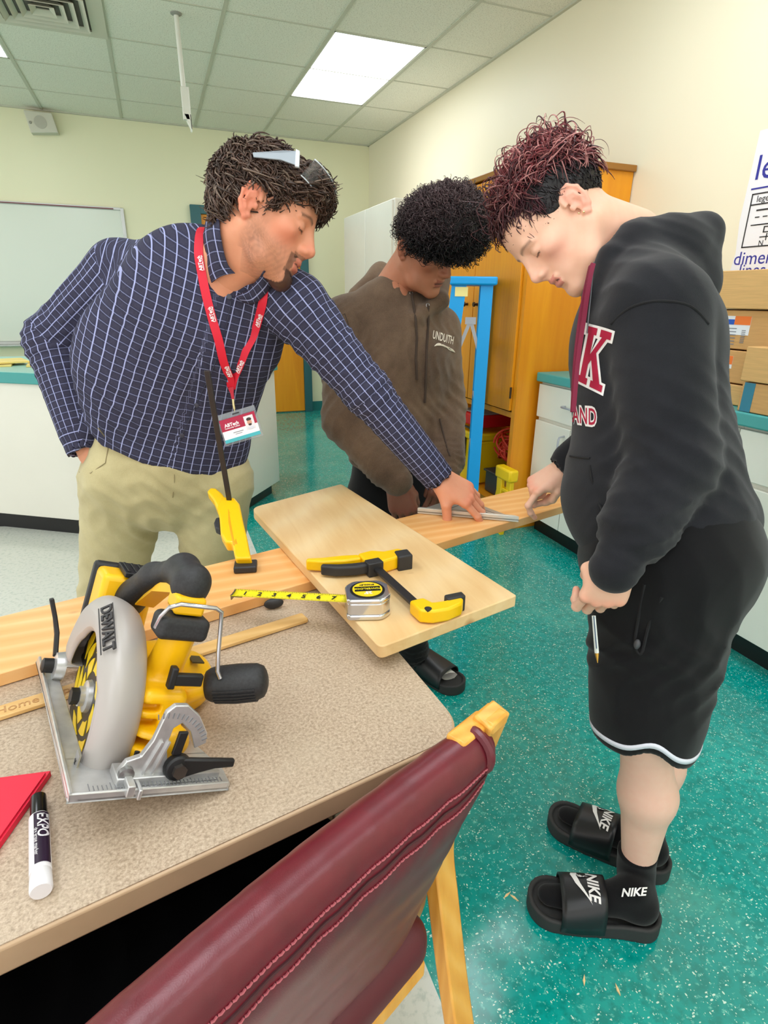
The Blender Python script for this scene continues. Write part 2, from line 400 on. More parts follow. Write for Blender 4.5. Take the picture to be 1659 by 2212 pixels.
rects=[lightrect(k,r) for k,r in lights]
# ceiling slab with openings for the lights
bm=bmesh.new()
xs=sorted(set([X0,XR]+[v for r in rects for v in r[:2]])); ys=sorted(set([Y0,YB]+[v for r in rects for v in r[2:]]))
b=MB()
for i in range(len(xs)-1):
    for j in range(len(ys)-1):
        cx,cy=(xs[i]+xs[i+1])/2,(ys[j]+ys[j+1])/2
        if any(a<cx<c and d<cy<e for a,c,d,e in rects): continue
        b.box((xs[i],ys[j],CZ),(xs[i+1],ys[j+1],CZ+.05))
struct(b.build('ceiling',mat('ceil',m_ceiling),smooth=False))
g=MB(); gm=PL('grid_enamel',(196,196,178),rough=.6)
for k in range(-5,6):
    x=LX(k)
    if X0<x<XR: g.box((x-.012,Y0,CZ-.006),(x+.012,YB,CZ+.001))
for k in range(0,15):
    y=6.2-.668*k
    if y>Y0: g.box((X0,y-.006,CZ-.004),(XR,y+.006,CZ+.001))
g.box((XR-.02,Y0,CZ-.012),(XR,YB,CZ)); g.box((X0,YB-.02,CZ-.012),(XR,YB,CZ)); struct(g.build('trim_1',gm,smooth=False))
em=mat('diffuser',m_emit,'diffuser_glow',(244,247,255),LAMP_STRENGTH); frm=PL('lamp_frame',(225,225,215))
for i,(a,c,d,e) in enumerate(rects):
    t=thing('ceiling_light',((a+c)/2,(d+e)/2,CZ),'bright white fluorescent ceiling panel recessed in the tile grid above the students' if i==0 else ['','fluorescent ceiling panel above the front of the room, reflected on the teal floor','fluorescent ceiling panel above the peninsula counter at the left','fluorescent ceiling panel above the left of the work table','fluorescent ceiling panel behind the camera on the right','fluorescent ceiling panel behind the camera on the left','fluorescent ceiling panel straight above the camera'][i],'ceiling light')
    MB().box((a,d,CZ+.012),(c,e,CZ+.03)).build('diffuser',em,t)
    f=MB()
    for lo,hi in (((a,d),(c,d+.012)),((a,e-.012),(c,e)),((a,d),(a+.012,e)),((c-.012,d),(c,e))): f.box(lo+(CZ-.003,),hi+(CZ+.02,))
    f.build('frame',frm,t)
# teal vinyl baseboard, doors
tealm=PL('teal_trim',(38,120,118),rough=.45); 
b=MB().box((-.9,YB-.012,0),(.455,YB,.11)).box((1.66,YB-.012,0),(XR,YB,.11)); struct(b.build('baseboard_back',tealm))
struct(MB().box((XR-.012,3.7,0),(XR,YB,.11)).build('baseboard_right',tealm))
oak=mat('oak',m_wood,'golden_oak',(226,140,10),(238,158,24),(214,124,8),(22,22,1.6),(0,0,0),.38,4.,False)
d=struct(MB().box((.56,YB-.03,.01),(1.57,YB,2.06)).build('door_1',oak,bev=.003))
fr=MB()
for lo,hi in (((.46,YB-.06,0),(.56,YB,2.14)),((1.57,YB-.06,0),(1.66,YB,2.14)),((.56,YB-.06,2.06),(1.57,YB,2.14))): fr.box(lo,hi)
f=struct(fr.build('trim_2',PL('teal_frame',(44,98,104),rough=.4),bev=.004))
MB().box((.66,YB-.036,1.2),(.9,YB-.03,1.7)).build('vision_panel',PL('door_glass',(90,110,110),rough=.1),d)
kn=MB().lathe([(0,.02),(.03,.018),(.04,.028),(.06,.028),(.068,.01)],(1.5,YB-.03,1.0),(0,-1,0)).build('door_handle',PL('steel',(170,170,170),rough=.3,metal=1),d)
# whiteboard
alu=PL('alu',(196,198,196),rough=.35,metal=.6); wbm=PL('whiteboard',(222,228,216),rough=.18)
t=thing('whiteboard',(-1.4,YB,.8),'large blank whiteboard in an aluminium frame on the back wall','whiteboard')
x0,x1,z0,z1=-2.9,-.19,.84,2.05
MB().box((x0,YB-.018,z0),(x1,YB,z1)).build('writing_surface',wbm,t)
f=MB().box((x0,YB-.03,z0-.03),(x1+.03,YB,z0)).box((x1,YB-.03,z0),(x1+.03,YB,z1+.02)).box((x0,YB-.03,z1),(x1,YB,z1+.02)); f.build('frame',alu,t,bev=.003)
MB().box((x0,YB-.035,z1+.004),(x1-.06,YB-.03,z1+.014)).build('cork_strip',PL('maroon_strip',(120,70,72)),t)
MB().box((x0,YB-.09,z0-.045),(x1,YB,z0-.03)).build('pen_tray',alu,t,bev=.003)
# wall speaker
t=thing('wall_speaker',(-.75,YB,2.65),'small cream box speaker high on the back wall below the ceiling','speaker')
MB().prism([(-.87,YB,2.79),(-.65,YB,2.79),(-.62,YB,2.64),(-.84,YB,2.62)],(0,-.10,0),(0,0,0)).build('housing',PL('spk',(206,204,188)),t,bev=.006)
MB().lathe([(0,.05),(.004,.05),(.004,.0)],(-.75,YB-.10,2.71),(0,-1,0)).build('grille',PL('spk2',(180,178,164)),t)
MB().lathe([(0,.012),(.01,.010)],(-.83,YB-.10,2.70),(0,-1,0),12).build('knob',PL('spk3',(150,146,136)),t)
tag(rehome(MB().box((.772,YB-.02,1.9),(.79,YB,2.52)).build('conduit',PL('conduit',(206,204,180)))),'thin painted conduit running down the back wall above the door','conduit')
# ceiling vent: nested louvre frames
t=thing('ceiling_vent',(-.40,4.53,CZ),'square white ceiling air vent with stepped louvres','air vent')
cx,cy=-.402,4.54; vm=PL('vent',(206,202,184),rough=.5); vk=PL('vent_dark',(60,56,48))
MB().box((cx-.25,cy-.25,CZ-.004),(cx+.25,cy+.25,CZ+.002)).build('back_plate',vk,t)
f=MB()
for a,c in ((.325,.24),): 
    for q in (((cx-a,cy-a),(cx+a,cy-c)),((cx-a,cy+c),(cx+a,cy+a)),((cx-a,cy-c),(cx-c,cy+c)),((cx+c,cy-c),(cx+a,cy+c))): f.box(q[0]+(CZ-.014,),q[1]+(CZ-.002,))
f.build('frame',vm,t)
for a in (.23,.175,.12,.065):
    f=MB()
    for sx,sy in ((1,0),(-1,0),(0,1),(0,-1)):
        e=V3(sx,sy,0); p=V3(-sy,sx,0); c=V3(cx,cy,CZ-.005)
        f.prism([c+e*(a-.03)-p*(a-.03)+V3(0,0,0),c+e*(a-.03)+p*(a-.03),c+e*a+p*a-V3(0,0,.022),c+e*a-p*a-V3(0,0,.022)],(0,0,0),(0,0,-.004))
    f.build('louvre',vm,t)
# projector pole
t=thing('projector_pole',(.32,4.34,CZ),'white pole with an empty mounting bracket hanging from the ceiling','pole')
wp=PL('white_enamel',(226,226,216),rough=.35)
MB().tube([(.32,4.342,CZ),(.325,4.342,2.40)],.014,16).build('pole',wp,t); MB().lathe([(0,.032),(-.006,.032),(-.012,.018)],(.32,4.342,CZ),(0,0,1)).build('ceiling_plate',PL('pl2',(150,148,140)),t)
MB().box((.305,4.30,2.29),(.345,4.335,2.46)).box((.345,4.30,2.24),(.352,4.38,2.46)).prism([(.31,4.30,2.32),(.352,4.30,2.32),(.352,4.30,2.23)],(0,0,0),(0,.05,0)).build('bracket',wp,t,bev=.002)
# ------------------------------------------------------------------ peninsula counter
cab=PL('cab_laminate',(232,231,220),rough=.35,nscale=3,namt=.01); teal=PL('teal_top',(70,160,158),rough=.4); tealt=PL('teal_topsurf',(150,204,194),rough=.3)
t=thing('peninsula_counter',(-.6,3.9,0),'off white counter block with a teal edged top behind the teacher','counter')
fp=[(-2.2,4.05),(-.95,3.64),(-.52,3.37),(.41,3.40),(.68,3.76),(.68,4.3),(-2.2,4.4)]
ins=lambda pts,d: [(x+(d if x<-1.5 else -d if x>.3 else 0),y+(d if y<4 else -d)) for x,y in pts]
MB().prism([(x,y,0) for x,y in fp],(0,0,.1),(0,0,.84)).build('body',cab,t,bev=.003)
MB().prism([(x,y,0) for x,y in ins(fp,.05)],(0,0,0),(0,0,.1)).build('toe_kick',PL('black_kick',(14,14,15),rough=.4),t)
MB().prism([(x,y,0) for x,y in ins(fp,-.02)],(0,0,.84),(0,0,.895)).build('counter_edge',teal,t,bev=.004)
MB().prism([(x,y,0) for x,y in ins(fp,-.015)],(0,0,.895),(0,0,.899)).build('counter_top',tealt,t)
man=PL('manila',(236,214,128),rough=.6,nscale=8,namt=.04)
for i,(x,y,w,h,a,z) in enumerate([(-.93,3.83,.32,.24,.1,.8995),(-.86,3.86,.30,.23,.35,.912),(-1.32,4.02,.3,.22,-.2,.8995),(-.55,3.80,.28,.22,.1,.90),(-.50,3.83,.25,.2,-.3,.912)]):
    ax=np.array([[math.cos(a),math.sin(a),0],[-math.sin(a),math.cos(a),0],[0,0,1]])
    lab=['yellow manila folder lying lowest on the peninsula counter left of the teacher','yellow manila folder lying askew on top of another left of the teacher','yellow folder at the far left back of the peninsula counter','yellow folder on the counter seen in the gap under the arm','small yellow folder on top in the gap under the arm'][i]
    f=MB().box((-w/2,-h/2,0),(w/2,h/2,.009),(x,y,z),ax); f.box((-w*.1,h/2,0),(w*.25,h/2+.012,.004),(x,y,z),ax)
    tag(rehome(f.build('folder',man)),lab,'folder','folders on the peninsula counter')
# ------------------------------------------------------------------ tall cabinets by the right wall
def door_(x,y0,y1,z0,z1,m_,par,name='door',hy=None,handle=True):
    d=MB().box((x-.02,y0+.003,z0),(x,y1-.003,z1)).build(name,m_,par,bev=.002)
    if handle and hy is not None:
        MB().tube([(x-.02,hy,(z0+z1)/2-.05),(x-.045,hy,(z0+z1)/2-.045),(x-.045,hy,(z0+z1)/2+.045),(x-.02,hy,(z0+z1)/2+.05)],.004,8).build('handle',alu,d)
    return d
t=thing('tall_cabinet',(2.1,5.2,0),'tall white laminate storage cabinet in the back corner','cabinet')
MB().box((1.82,4.59,.1),(XR-.005,5.86,2.0)).build('body',cab,t,bev=.003)
MB().box((1.88,4.62,0),(XR-.005,5.86,.1)).build('toe_kick',M['black_kick'],t)
door_(1.82,4.60,5.22,.11,1.99,cab,t,hy=5.16); door_(1.82,5.23,5.85,.11,1.99,cab,t,hy=5.29)
# golden oak cabinet
t=thing('oak_cabinet',(2.1,3.2,0),'tall golden oak cabinet with doors above an open shelf bay','cabinet')
xf,yn,yf=1.80,2.685,3.72
MB().box((xf,yn,.0),(XR-.005,yn+.03,1.90)).build('side_panel',oak,t,bev=.002); MB().box((xf,yf-.03,0),(XR-.005,yf,1.90)).build('side_panel',oak,t,bev=.002)
MB().box((XR-.03,yn+.03,0),(XR-.006,yf-.03,1.90)).build('back_panel',oak,t)
MB().box((xf-.015,yn-.02,1.895),(XR-.005,yf+.02,1.925)).build('cornice',PL('dark_oak',(156,104,36),rough=.4),t,bev=.004)
MB().box((xf,yn+.03,.66),(XR-.03,yf-.03,.69)).build('shelf',oak,t); MB().box((xf,yn+.03,.10),(XR-.03,yf-.03,.13)).build('shelf',oak,t); 
MB().box((xf,yn+.03,0),(xf+.02,yf-.03,.10)).build('plinth',oak,t)
MB().box((xf-.006,yn-.001,.0),(xf+.02,yn+.032,1.893)).build('face_frame',oak,t)
d1=door_(xf,yn+.034,(yn+yf)/2,.70,1.88,oak,t,hy=None); d2=door_(xf,(yn+yf)/2,yf-.02,.70,1.88,oak,t,hy=None)
for z in (.80,1.80): MB().tube([(xf-.024,yn+.03,z-.03),(xf-.024,yn+.03,z+.03)],.006,8).build('hinge',PL('bronze',(70,50,30),rough=.4,metal=.6),d1)
MB().lathe([(0,.008),(.015,.007),(.02,.014),(.028,.012)],(xf-.02,3.15,1.25),(-1,0,0),14).build('knob',M['bronze'],d1)
MB().lathe([(0,.008),(.015,.007),(.02,.014),(.028,.012)],(xf-.02,3.27,1.25),(-1,0,0),14).build('knob',M['bronze'],d2)
tag(rehome(MB().box((xf-.024,2.98,1.70),(xf-.021,3.06,1.80)).build('sticky_note',PL('yellow_note',(250,232,40)))),'yellow sticky note on the oak cabinet door between the two students','note')
# things in the bay
yl=PL('yellow_plastic',(250,206,10),rough=.4); bk=PL('black_plastic',(30,30,32),rough=.45)
t=thing('toolbox',(2.0,3.3,.13),'yellow plastic toolbox on the bottom shelf of the oak cabinet','toolbox')
MB().box((1.84,3.16,.135),(2.15,3.48,.42)).build('body',yl,t,bev=.012); MB().box((1.83,3.15,.42),(2.16,3.49,.47)).build('lid',yl,t,bev=.012)
MB().box((1.822,3.28,.30),(1.84,3.34,.43)).build('latch',bk,t,bev=.003); MB().tube([(1.84,3.18,.47),(1.84,3.18,.495),(1.84,3.36,.495),(1.84,3.36,.47)],.008,8).build('handle',bk,t)
rd=PL('red_case',(214,24,34),rough=.4)
t=thing('red_case',(2.0,3.25,.5),'red plastic case lying on top of the yellow toolbox','case')
MB().box((1.85,3.16,.505),(2.12,3.46,.585)).build('body',rd,t,bev=.012); MB().box((1.87,3.18,.585),(2.10,3.44,.592)).build('lid_panel',PL('grey_lid',(170,168,170)),t,bev=.004)
b=MB(); r=random.Random(3)
for k in range(18):
    cx_,cz_,cy_=1.96+r.uniform(-.02,.06),.42+r.uniform(-.02,.06),2.92+r.uniform(-.04,.05); a=nrm(V3(r.uniform(-1,1),r.uniform(-1,1),r.uniform(-1,1))); x,y,_=frame(a); R_=r.uniform(.06,.12)
    b.tube([V3(cx_,cy_,cz_)+R_*(math.cos(q)*x*.9+math.sin(q)*y*.8) for q in np.linspace(0,6.0,26)],.006,6)
b=tag(rehome(b.build('extension_cord',PL('orange_cord',(226,60,34),rough=.45))),'tangled orange red extension cord heaped in the oak cabinet','cord')
t=thing('storage_bin',(1.98,2.95,.13),'dark grey plastic bin under the orange cord','bin')
MB().prism([(1.86,2.76,0),(2.15,2.76,0),(2.15,3.05,0),(1.86,3.05,0)],(0,0,.132),(0,0,.27)).build('body',PL('dark_bin',(58,58,62)),t,bev=.01); MB().box((1.85,2.75,.262),(2.16,3.06,.275)).build('rim',M['dark_bin'],t,bev=.004)
t=thing('plastic_sawhorse',(1.76,2.80,0),'folded yellow plastic trestle leaning at the foot of the oak cabinet','trestle')
b=MB(); b.strip([(1.74,2.68,.33),(1.745,2.685,.25),(1.735,2.70,.14),(1.70,2.73,.0)],(0,1,0),[.05,.05,.05,.06],.025); b.build('leg',yl,t,bev=.004)
b=MB(); b.strip([(1.75,2.60,.33),(1.755,2.605,.25),(1.75,2.63,.1),(1.745,2.65,.0)],(0,1,0),.045,.025); b.build('leg',yl,t,bev=.004)
MB().box((1.72,2.565,.33),(1.78,2.72,.40)).build('top_rail',yl,t,bev=.012); MB().box((1.735,2.60,.26),(1.765,2.70,.28)).build('brace',yl,t,bev=.004)
# ------------------------------------------------------------------ blue step ladder
blu=PL('ladder_blue',(8,156,226),rough=.4); gal=PL('galvanised',(176,178,186),rough=.4,metal=.5)
t=thing('step_ladder',(1.6,3.0,0),'blue fibreglass folding step ladder standing in front of the oak cabinet','ladder')
def LA(x,y,X): 
    r_=at(x,y,1)-CAM; return CAM+r_*((X-CAM[0])/r_[0])
fp=[(LA(1058,590,1.60),LA(1036,1062,1.52))]
top=LA(1050,590,1.60); ztop=1.33
wv=nrm(V3(.47,.88,0)); lv_=nrm(V3(-.88,.47,0))
F0=LA(1040,1020,1.55); F0[2]=0; T0=LA(1052,620,1.60); F0=V3(T0[0]-.03,T0[1]-.05,0); T0=V3(T0[0],T0[1],1.35)
def rail(a,b_,w=.07,nm='front_rail'):
    a=np.array(a);b_=np.array(b_); bb=MB(); bb.strip([a,b_],lv_,w,.012)
    for e in (-1,1): bb.strip([a+lv_*e*(w/2-.004)+wv*.02,b_+lv_*e*(w/2-.004)+wv*.02],wv,.05,.006)
    bb.build(nm,blu,t)
W_=wv*.26; W2=wv*.32
rail(T0,F0,.062); rail(T0+W_,F0+W2,.062)
R0=T0+lv_*.14; R1=F0+lv_*.26
rail(R0,R1,.075,'rear_rail'); rail(R0+W_,R1+W2,.075,'rear_rail')
BL=np.array([lv_,wv,V3(0,0,1)])
MB().box((-.05,-.03,1.345),(.19,.30,1.385),(T0[0],T0[1],0),BL).build('top_cap',blu,t,bev=.008)
MB().box((.095,-.012,1.29),(.16,-.009,1.335),(T0[0],T0[1],0),BL).build('warning_label',PL('lab_yel',(244,228,150)),t)
b=MB(); q=T0*V3(1,1,0)-wv*.012; b.strip([q+lv_*.07+V3(0,0,1.17),q+lv_*.0+V3(0,0,.96)],lv_,.018,.005); b.strip([q+lv_*.075+V3(0,0,1.17),q+lv_*.16+V3(0,0,.93)],lv_,.018,.005); b.box((.045,-.018,1.155),(.10,-.008,1.19),(T0[0],T0[1],0),BL); b.build('spreader',gal,t)
for z in (1.04,.76,.48,.20):
    q=F0+(T0-F0)*(z/1.35); q[2]=0
    MB().box((-.03,0,z),(.03,.27,z+.02),q,BL).build('step',gal,t,bev=.003)
    q=R1+(R0-R1)*(z/1.35); q[2]=0
    MB().box((-.012,0,z),(.012,.27,z+.02),q,BL).build('rear_brace',gal,t,bev=.003)
MB().lathe([(0,.07),(.003,.07)],T0*V3(1,1,0)+lv_*.17-wv*.012+V3(0,0,.86),-wv,24).build('round_sticker',PL('stick_w',(235,240,245)),t)
# ------------------------------------------------------------------ right hand base units
xf=1.93; ye=2.65; units=[]
for k,(y1,y0) in enumerate([(ye,2.05),(2.05,1.44),(1.44,.83),(.83,.2)]):
    t=thing('base_cabinet',(2.15,(y0+y1)/2,0),['white base cabinet nearest the oak cabinet','white base cabinet second from the oak cabinet, behind the student in black','white base cabinet at the right edge of the picture','white base cabinet beyond the right edge'][k],'cabinet','white base cabinets along the right wall')
    MB().box((xf,y0+.001,.1),(XR-.005,y1-.001,.865)).build('body',cab,t)
    MB().box((xf+.05,y0,0),(XR-.005,y1,.1)).build('toe_kick',M['black_kick'],t)
    for (a,c) in ((y0,(y0+y1)/2),((y0+y1)/2,y1)):
        d=MB().box((xf-.02,a+.003,.11),(xf,c-.003,.66)).build('door',cab,t,bev=.002)
        hy=c-.04 if a==y0 else a+.04
        MB().tube([(xf-.02,hy,.50),(xf-.05,hy,.505),(xf-.055,hy,.52),(xf-.055,hy,.60),(xf-.05,hy,.615),(xf-.02,hy,.62)],.005,8).build('handle',gal,d)
    d=MB().box((xf-.02,y0+.003,.68),(xf,y1-.003,.855)).build('drawer',cab,t,bev=.002)
    ym=(y0+y1)/2; MB().tube([(xf-.02,ym-.06,.77),(xf-.05,ym-.055,.77),(xf-.055,ym-.045,.77),(xf-.055,ym+.045,.77),(xf-.05,ym+.055,.77),(xf-.02,ym+.06,.77)],.005,8).build('handle',gal,d)
b=MB().box((xf-.035,.2,.867),(XR-.003,ye+.01,.915)); tag(rehome(b.build('worktop',teal,bev=.006)),'teal laminate worktop along the right wall carrying the cardboard boxes','worktop')
# cardboard boxes
cb=lambda k,c: mat(k,m_card,k,c)
def m_card(name,c):
    t=NT(name); t.set(.8,0,.2); n=t.noise(t.mapping(t.coord(),(3,3,60)),3,4,.6); t.base(t.ramp(n,[(.3,tuple(v*.93 for v in c)),(.7,c)])); return t.m
card=cb('cardboard',(214,166,108)); card2=cb('cardboard_light',(222,178,118)); lw=PL('label_white',(232,234,240)); lb=PL('label_blue',(24,84,186)); lo_=PL('label_orange',(240,120,40)); ink=PL('ink_black',(34,34,38)); tape_=PL('tape_teal',(26,120,146),rough=.25)
def carton(x0,x1,y0,y1,z0,z1,label,labelled=False,m_=None,tape=False,a=0,lid=False):
    t=thing('cardboard_box',((x0+x1)/2,(y0+y1)/2,z0),label,'box','cardboard boxes on the right worktop')
    t.rotation_euler=(0,0,0)
    MB().box((x0,y0,z0),(x1,y1,z1)).build('carton',m_ or card,t,bev=.003)
    if lid: MB().box((x0-.006,y0-.006,z1-.13),(x1+.006,y1+.006,z1+.004)).build('lid',m_ or card,t,bev=.003)
    if labelled:
        ya,yb=labelled; x=x0-.0012
        l_=MB().box((x,ya,z0+.05),(x0,yb,z1-.02)).build('shipping_label',lw,t)
        zt=z1-.02; ys=ya+(yb-ya)*.35
        MB().box((x-.0006,ys,zt-.03),(x,yb,zt-.012)).build('blue_band',lb,l_); MB().box((x-.0006,ya,zt-.03),(x,ys,zt)).build('orange_band',lo_,l_)
        q=MB()
        for i in range(6): q.box((x-.0005,ya+.05,zt-.045-.011*i),(x,yb-.02-.02*(i%3),zt-.042-.011*i))
        for i in range(8): q.box((x-.0005,ya+.012+.0*i,zt-.05-.006*i),(x,ya+.028,zt-.0475-.006*i))
        q.build('print',PL('print_grey',(120,124,134)),l_)
    if tape: MB().box((x0-.0015,y1-.05,z0),(x0,y1-.01,z1)).build('tape',tape_,t)
    return t
carton(1.98,2.34,1.42,1.99,1.255,1.385,'long flat cardboard box on the very top of the stack',m_=card2)
carton(1.995,2.34,1.38,1.96,1.115,1.25,'upper of the two boxes with blue and orange shipping labels',labelled=(1.555,1.74))
carton(1.99,2.34,1.40,1.97,.995,1.11,'lower of the two boxes with blue and orange shipping labels',labelled=(1.59,1.75))
carton(1.985,2.34,1.42,1.98,.917,.990,'plain flat box at the bottom of the labelled stack',m_=card2)
carton(1.90,1.975,1.00,1.475,1.02,1.135,'lidded box stacked in front of the labelled boxes',m_=card2)
carton(1.905,1.975,1.00,1.465,.917,1.016,'box with a strip of teal tape under the lidded box',tape=True)
# flip-chart sheets on the right wall
t=thing('chart_paper',(XR,1.75,1.35),'white chart paper with blue handwriting taped to the right wall, upper sheet','poster')
def WR(y,z,x=XR-.004): return (x,y,z)
pap=PL('paper',(236,236,240),rough=.6)
cp=MB().prism([WR(1.99,1.40,XR-.0015),WR(2.01,1.60,XR-.0015),WR(2.0,1.93,XR-.0015),WR(1.2,1.93,XR-.0015),WR(1.2,1.40,XR-.0015)],(0,0,0),(-.001,0,0)).build('sheet',pap,t)
inkb=PL('ink_blue',(40,44,150)); R_=(0,-1,0); Uz=(0,0,1)
def WT(s,size,y,z,m_,x=XR-.0035,**k): return textmesh(s,size,(x,y,z),R_,Uz,m_,'handwriting',t,align='LEFT',**k)
WT('legend',.13,1.985,1.79,inkb,bold=.0); MB().box((XR-.004,1.4,1.715),(XR-.003,1.985,1.721)).build('underline',inkb,t)
q=MB(); y0_,y1_=1.975,1.3
for a,b_ in (((y1_,1.695),(y0_,1.70)),((y1_,1.655),(y0_,1.66)),((y1_,1.495),(y0_,1.50))): q.box((XR-.004,a[0],a[1]),(XR-.003,b_[0],b_[1]))
q.box((XR-.004,1.97,1.495),(XR-.003,1.975,1.70)); q.box((XR-.004,1.7,1.632),(XR-.003,1.94,1.638))
for i in range(6): q.box((XR-.004,1.92-.035*i,1.607),(XR-.003,1.94-.035*i,1.611)); q.box((XR-.004,1.895-.018*i,1.578),(XR-.003,1.952-.018*i,1.582))
q.build('legend_box',ink,t); WT('legend',.035,1.95,1.677,ink); WT('□',.03,1.9,1.555,ink) if 0 else None
q=MB(); 
for a in ((1.885,1.548,1.89,1.572),(1.86,1.548,1.865,1.572),(1.86,1.548,1.89,1.552),(1.86,1.568,1.89,1.572),(1.84,1.53,1.90,1.534),(1.868,1.518,1.872,1.545)): q.box((XR-.004,a[0],a[1]),(XR-.003,a[2],a[3]))
q.build('symbols',ink,t); WT('N',.03,1.9,1.508,ink)
tp=t
t=thing('chart_paper',(XR,1.75,1.2),'white chart paper reading dimension lines, lower sheet on the right wall','poster')
MB().prism([WR(2.02,1.30,XR-.0005),WR(2.0,1.47,XR-.0005),WR(1.2,1.47,XR-.0005),WR(1.2,1.30,XR-.0005)],(0,0,0),(-.001,0,0)).build('sheet',pap,t)
WT('dimension',.075,2.0,1.452,inkb,x=XR-.003); WT('lines',.07,1.965,1.405,inkb,x=XR-.003); MB().box((XR-.003,1.5,1.374),(XR-.002,1.98,1.379)).build('underline',inkb,t)
q=MB()
for a in ((1.5,1.349,1.975,1.352),(1.985,1.30,1.988,1.345)): q.box((XR-.003,a[0],a[1]),(XR-.002,a[2],a[3]))
q.build('sketch_lines',PL('pencil_grey',(150,150,160)),t); WT('width',.022,1.94,1.325,M['pencil_grey'],x=XR-.003)
# ------------------------------------------------------------------ people: builders
def basis(F,U):
    F=nrm(F); U=nrm(np.array(U)-F*(np.array(U)@F)); return np.array([F,np.cross(U,F),U])   # rows: forward, left, up
skinm={}
def skin_mat(): return mat('skin',m_vcol,'skin',.48,.35,.10,.12,260)
def wrinkle(f,items):
    """items: (centre, radius, direction, wavelength, amplitude, second direction)"""
    def g(P):
        d=f(P); 
        m_=np.abs(d)<.03
        if m_.any():
            Q=P[m_]; a=np.zeros(len(Q))
            for c,R,dr,lam,amp,d2 in items:
                w=np.exp(-(((Q-c)/R)**2).sum(1)*1.2); s=Q@nrm(dr); q=Q@nrm(d2)
                ph=2*np.pi*s/lam+1.3*np.sin(2*np.pi*q/(lam*3.1))+.8*np.sin(2*np.pi*q/(lam*1.7)+s*9)
                r=np.sin(ph); a+=amp*w*(1-np.abs(r)*1.6)
            d=d.copy(); d[m_]-=a
        return d
    return g
def head(c,B,sc,neck,nr,P_):
    """skin head + neck; local x forward, y left, z up (metres at sc=1). Returns verts, faces, colours"""
    inv=lambda p:(np.array(p)-c)@B.T/sc
    q=SDF()
    q.u(ell((-.015,0,.035),(.098,.075,.086)),0).u(ell((.036,0,-.022),(.057,.056,.090)),.03)
    jw=P_.get('jaw',1.)
    for s in (-1,1):
        q.u(cone((-.004,s*.056,-.052),(.036,s*.044*jw,-.088),.019,.019),.03).u(cone((.036,s*.044*jw,-.088),(.078,s*.012,-.106),.019,.017),.025)
    q.u(ell((.044,0,.048),(.050,.060,.048)),.03).u(ell((.082,0,-.104),(.017,.021,.016)),.015)
    q.u(cone((.084,-.030,.020),(.084,.030,.020),.011,.011),.018)
    q.u(ell((.072,0,-.068),(.027,.030,.030)),.02)
    for s in (-1,1):
        q.u(ell((.060,s*.044,-.016),(.022,.015,.014)),.02)
        q.s(ell((.101,s*.031,.002),(.016,.017,.012)),.014)
        q.u(ell((.0795,s*.031,.000),(.0135,.0145,.0125)),.004)      # eyeball under a lowered lid
        q.u(cone((.086,s*.018,.017),(.078,s*.046,.016),.006,.004),.008)
    nl=P_.get('nose',1.)
    q.u(cone((.084,0,.012),(.096,0,-.032),.009,.0135),.012)
    q.u(cone((.0945,0,.013),(.115*nl,0,-.027),.0080,.0084),.012).u(ell((.114*nl,0,-.030),(.0092,.0090,.0085)),.006)
    for s in (-1,1): q.u(ell((.104*nl,s*.0115,-.034),(.0112,.0074,.0078)),.006).s(ell((.108*nl,s*.006,-.0425),(.006,.0032,.003)),.003)
    q.u(cone((.110,0,-.035),(.097,0,-.052),.0055,.006),.010)
    q.u(cone((.0955,-.016,-.060),(.0955,.016,-.060),.005,.005),.007).u(ell((.100,0,-.0595),(.006,.012,.0055)),.006)
    q.u(cone((.094,-.013,-.074),(.094,.013,-.074),.0058,.0058),.007).u(ell((.0975,0,-.0745),(.006,.011,.006)),.006)
    q.s(cone((.104,-.018,-.0668),(.104,.018,-.0668),.0026,.0026),.003).s(ell((.105,0,-.086),(.010,.02,.006)),.008)
    for s in (-1,1):
        # ear: plate, helix, antihelix, tragus, lobe
        E=lambda u,w: V3(-.008+u+.12*w, s*(.0765-.42*u), -.008+w-.10*u)
        q.u(cone(E(-.004,.012),E(-.003,-.014),.0135,.0095,n=(0.38,s*.92,0),fl=.34),.004)
        hx=[(.012,.010),(.009,.024),(-.003,.032),(-.016,.027),(-.0215,.010),(-.018,-.010),(-.009,-.023),(.001,-.031),(.006,-.026)]
        for i_ in range(len(hx)-1): q.u(cone(E(*hx[i_]),E(*hx[i_+1]),.0036 if i_<5 else .0045,.0036 if i_<5 else .0052),.0035)
        ah=[(.0,.018),(-.010,.010),(-.0105,-.006),(-.003,-.017)]
        for i_ in range(3): q.u(cone(E(*ah[i_])+V3(0,s*.003,0),E(*ah[i_+1])+V3(0,s*.003,0),.0026,.0026),.002)
        q.u(ell(E(.010,-.004)+V3(0,s*.001,0),(.004,.004,.0065)),.003).s(ell(E(.001,-.004)+V3(0,s*.005,0),(.006,.004,.009)),.003)
    nb=inv(neck); q.u(cone((-.028,0,-.055),nb,nr,nr*1.08),.03)
    q.u(cone((.018,0,-.09),nb*.6+V3(.008,0,-.035),.030,.035),.03)
    f=lambda P:q(P)
    lo=np.minimum(V3(-.13,-.10,-.135),nb-nr*1.15); hi=np.maximum(V3(.135,.10,.135),nb+nr*1.15)
    vs,F=nets(f,lo,hi,P_.get('res',.0029))
    x,y,z=vs.T; n=len(vs); col=np.tile(L3(P_['skin']),(n,1)); ay=np.abs(y)
    def blend(cname,w): 
        nonlocal col
        col=col*(1-w[:,None])+L3(cname)*w[:,None]
    sk=P_['skin']; red=P_.get('red',tuple(np.array(sk)*V3(1.0,.80,.78)))
    blend(red,.55*np.exp(-(((x-.07)/.035)**2+((ay-.045)/.022)**2+((z+.028)/.024)**2)))
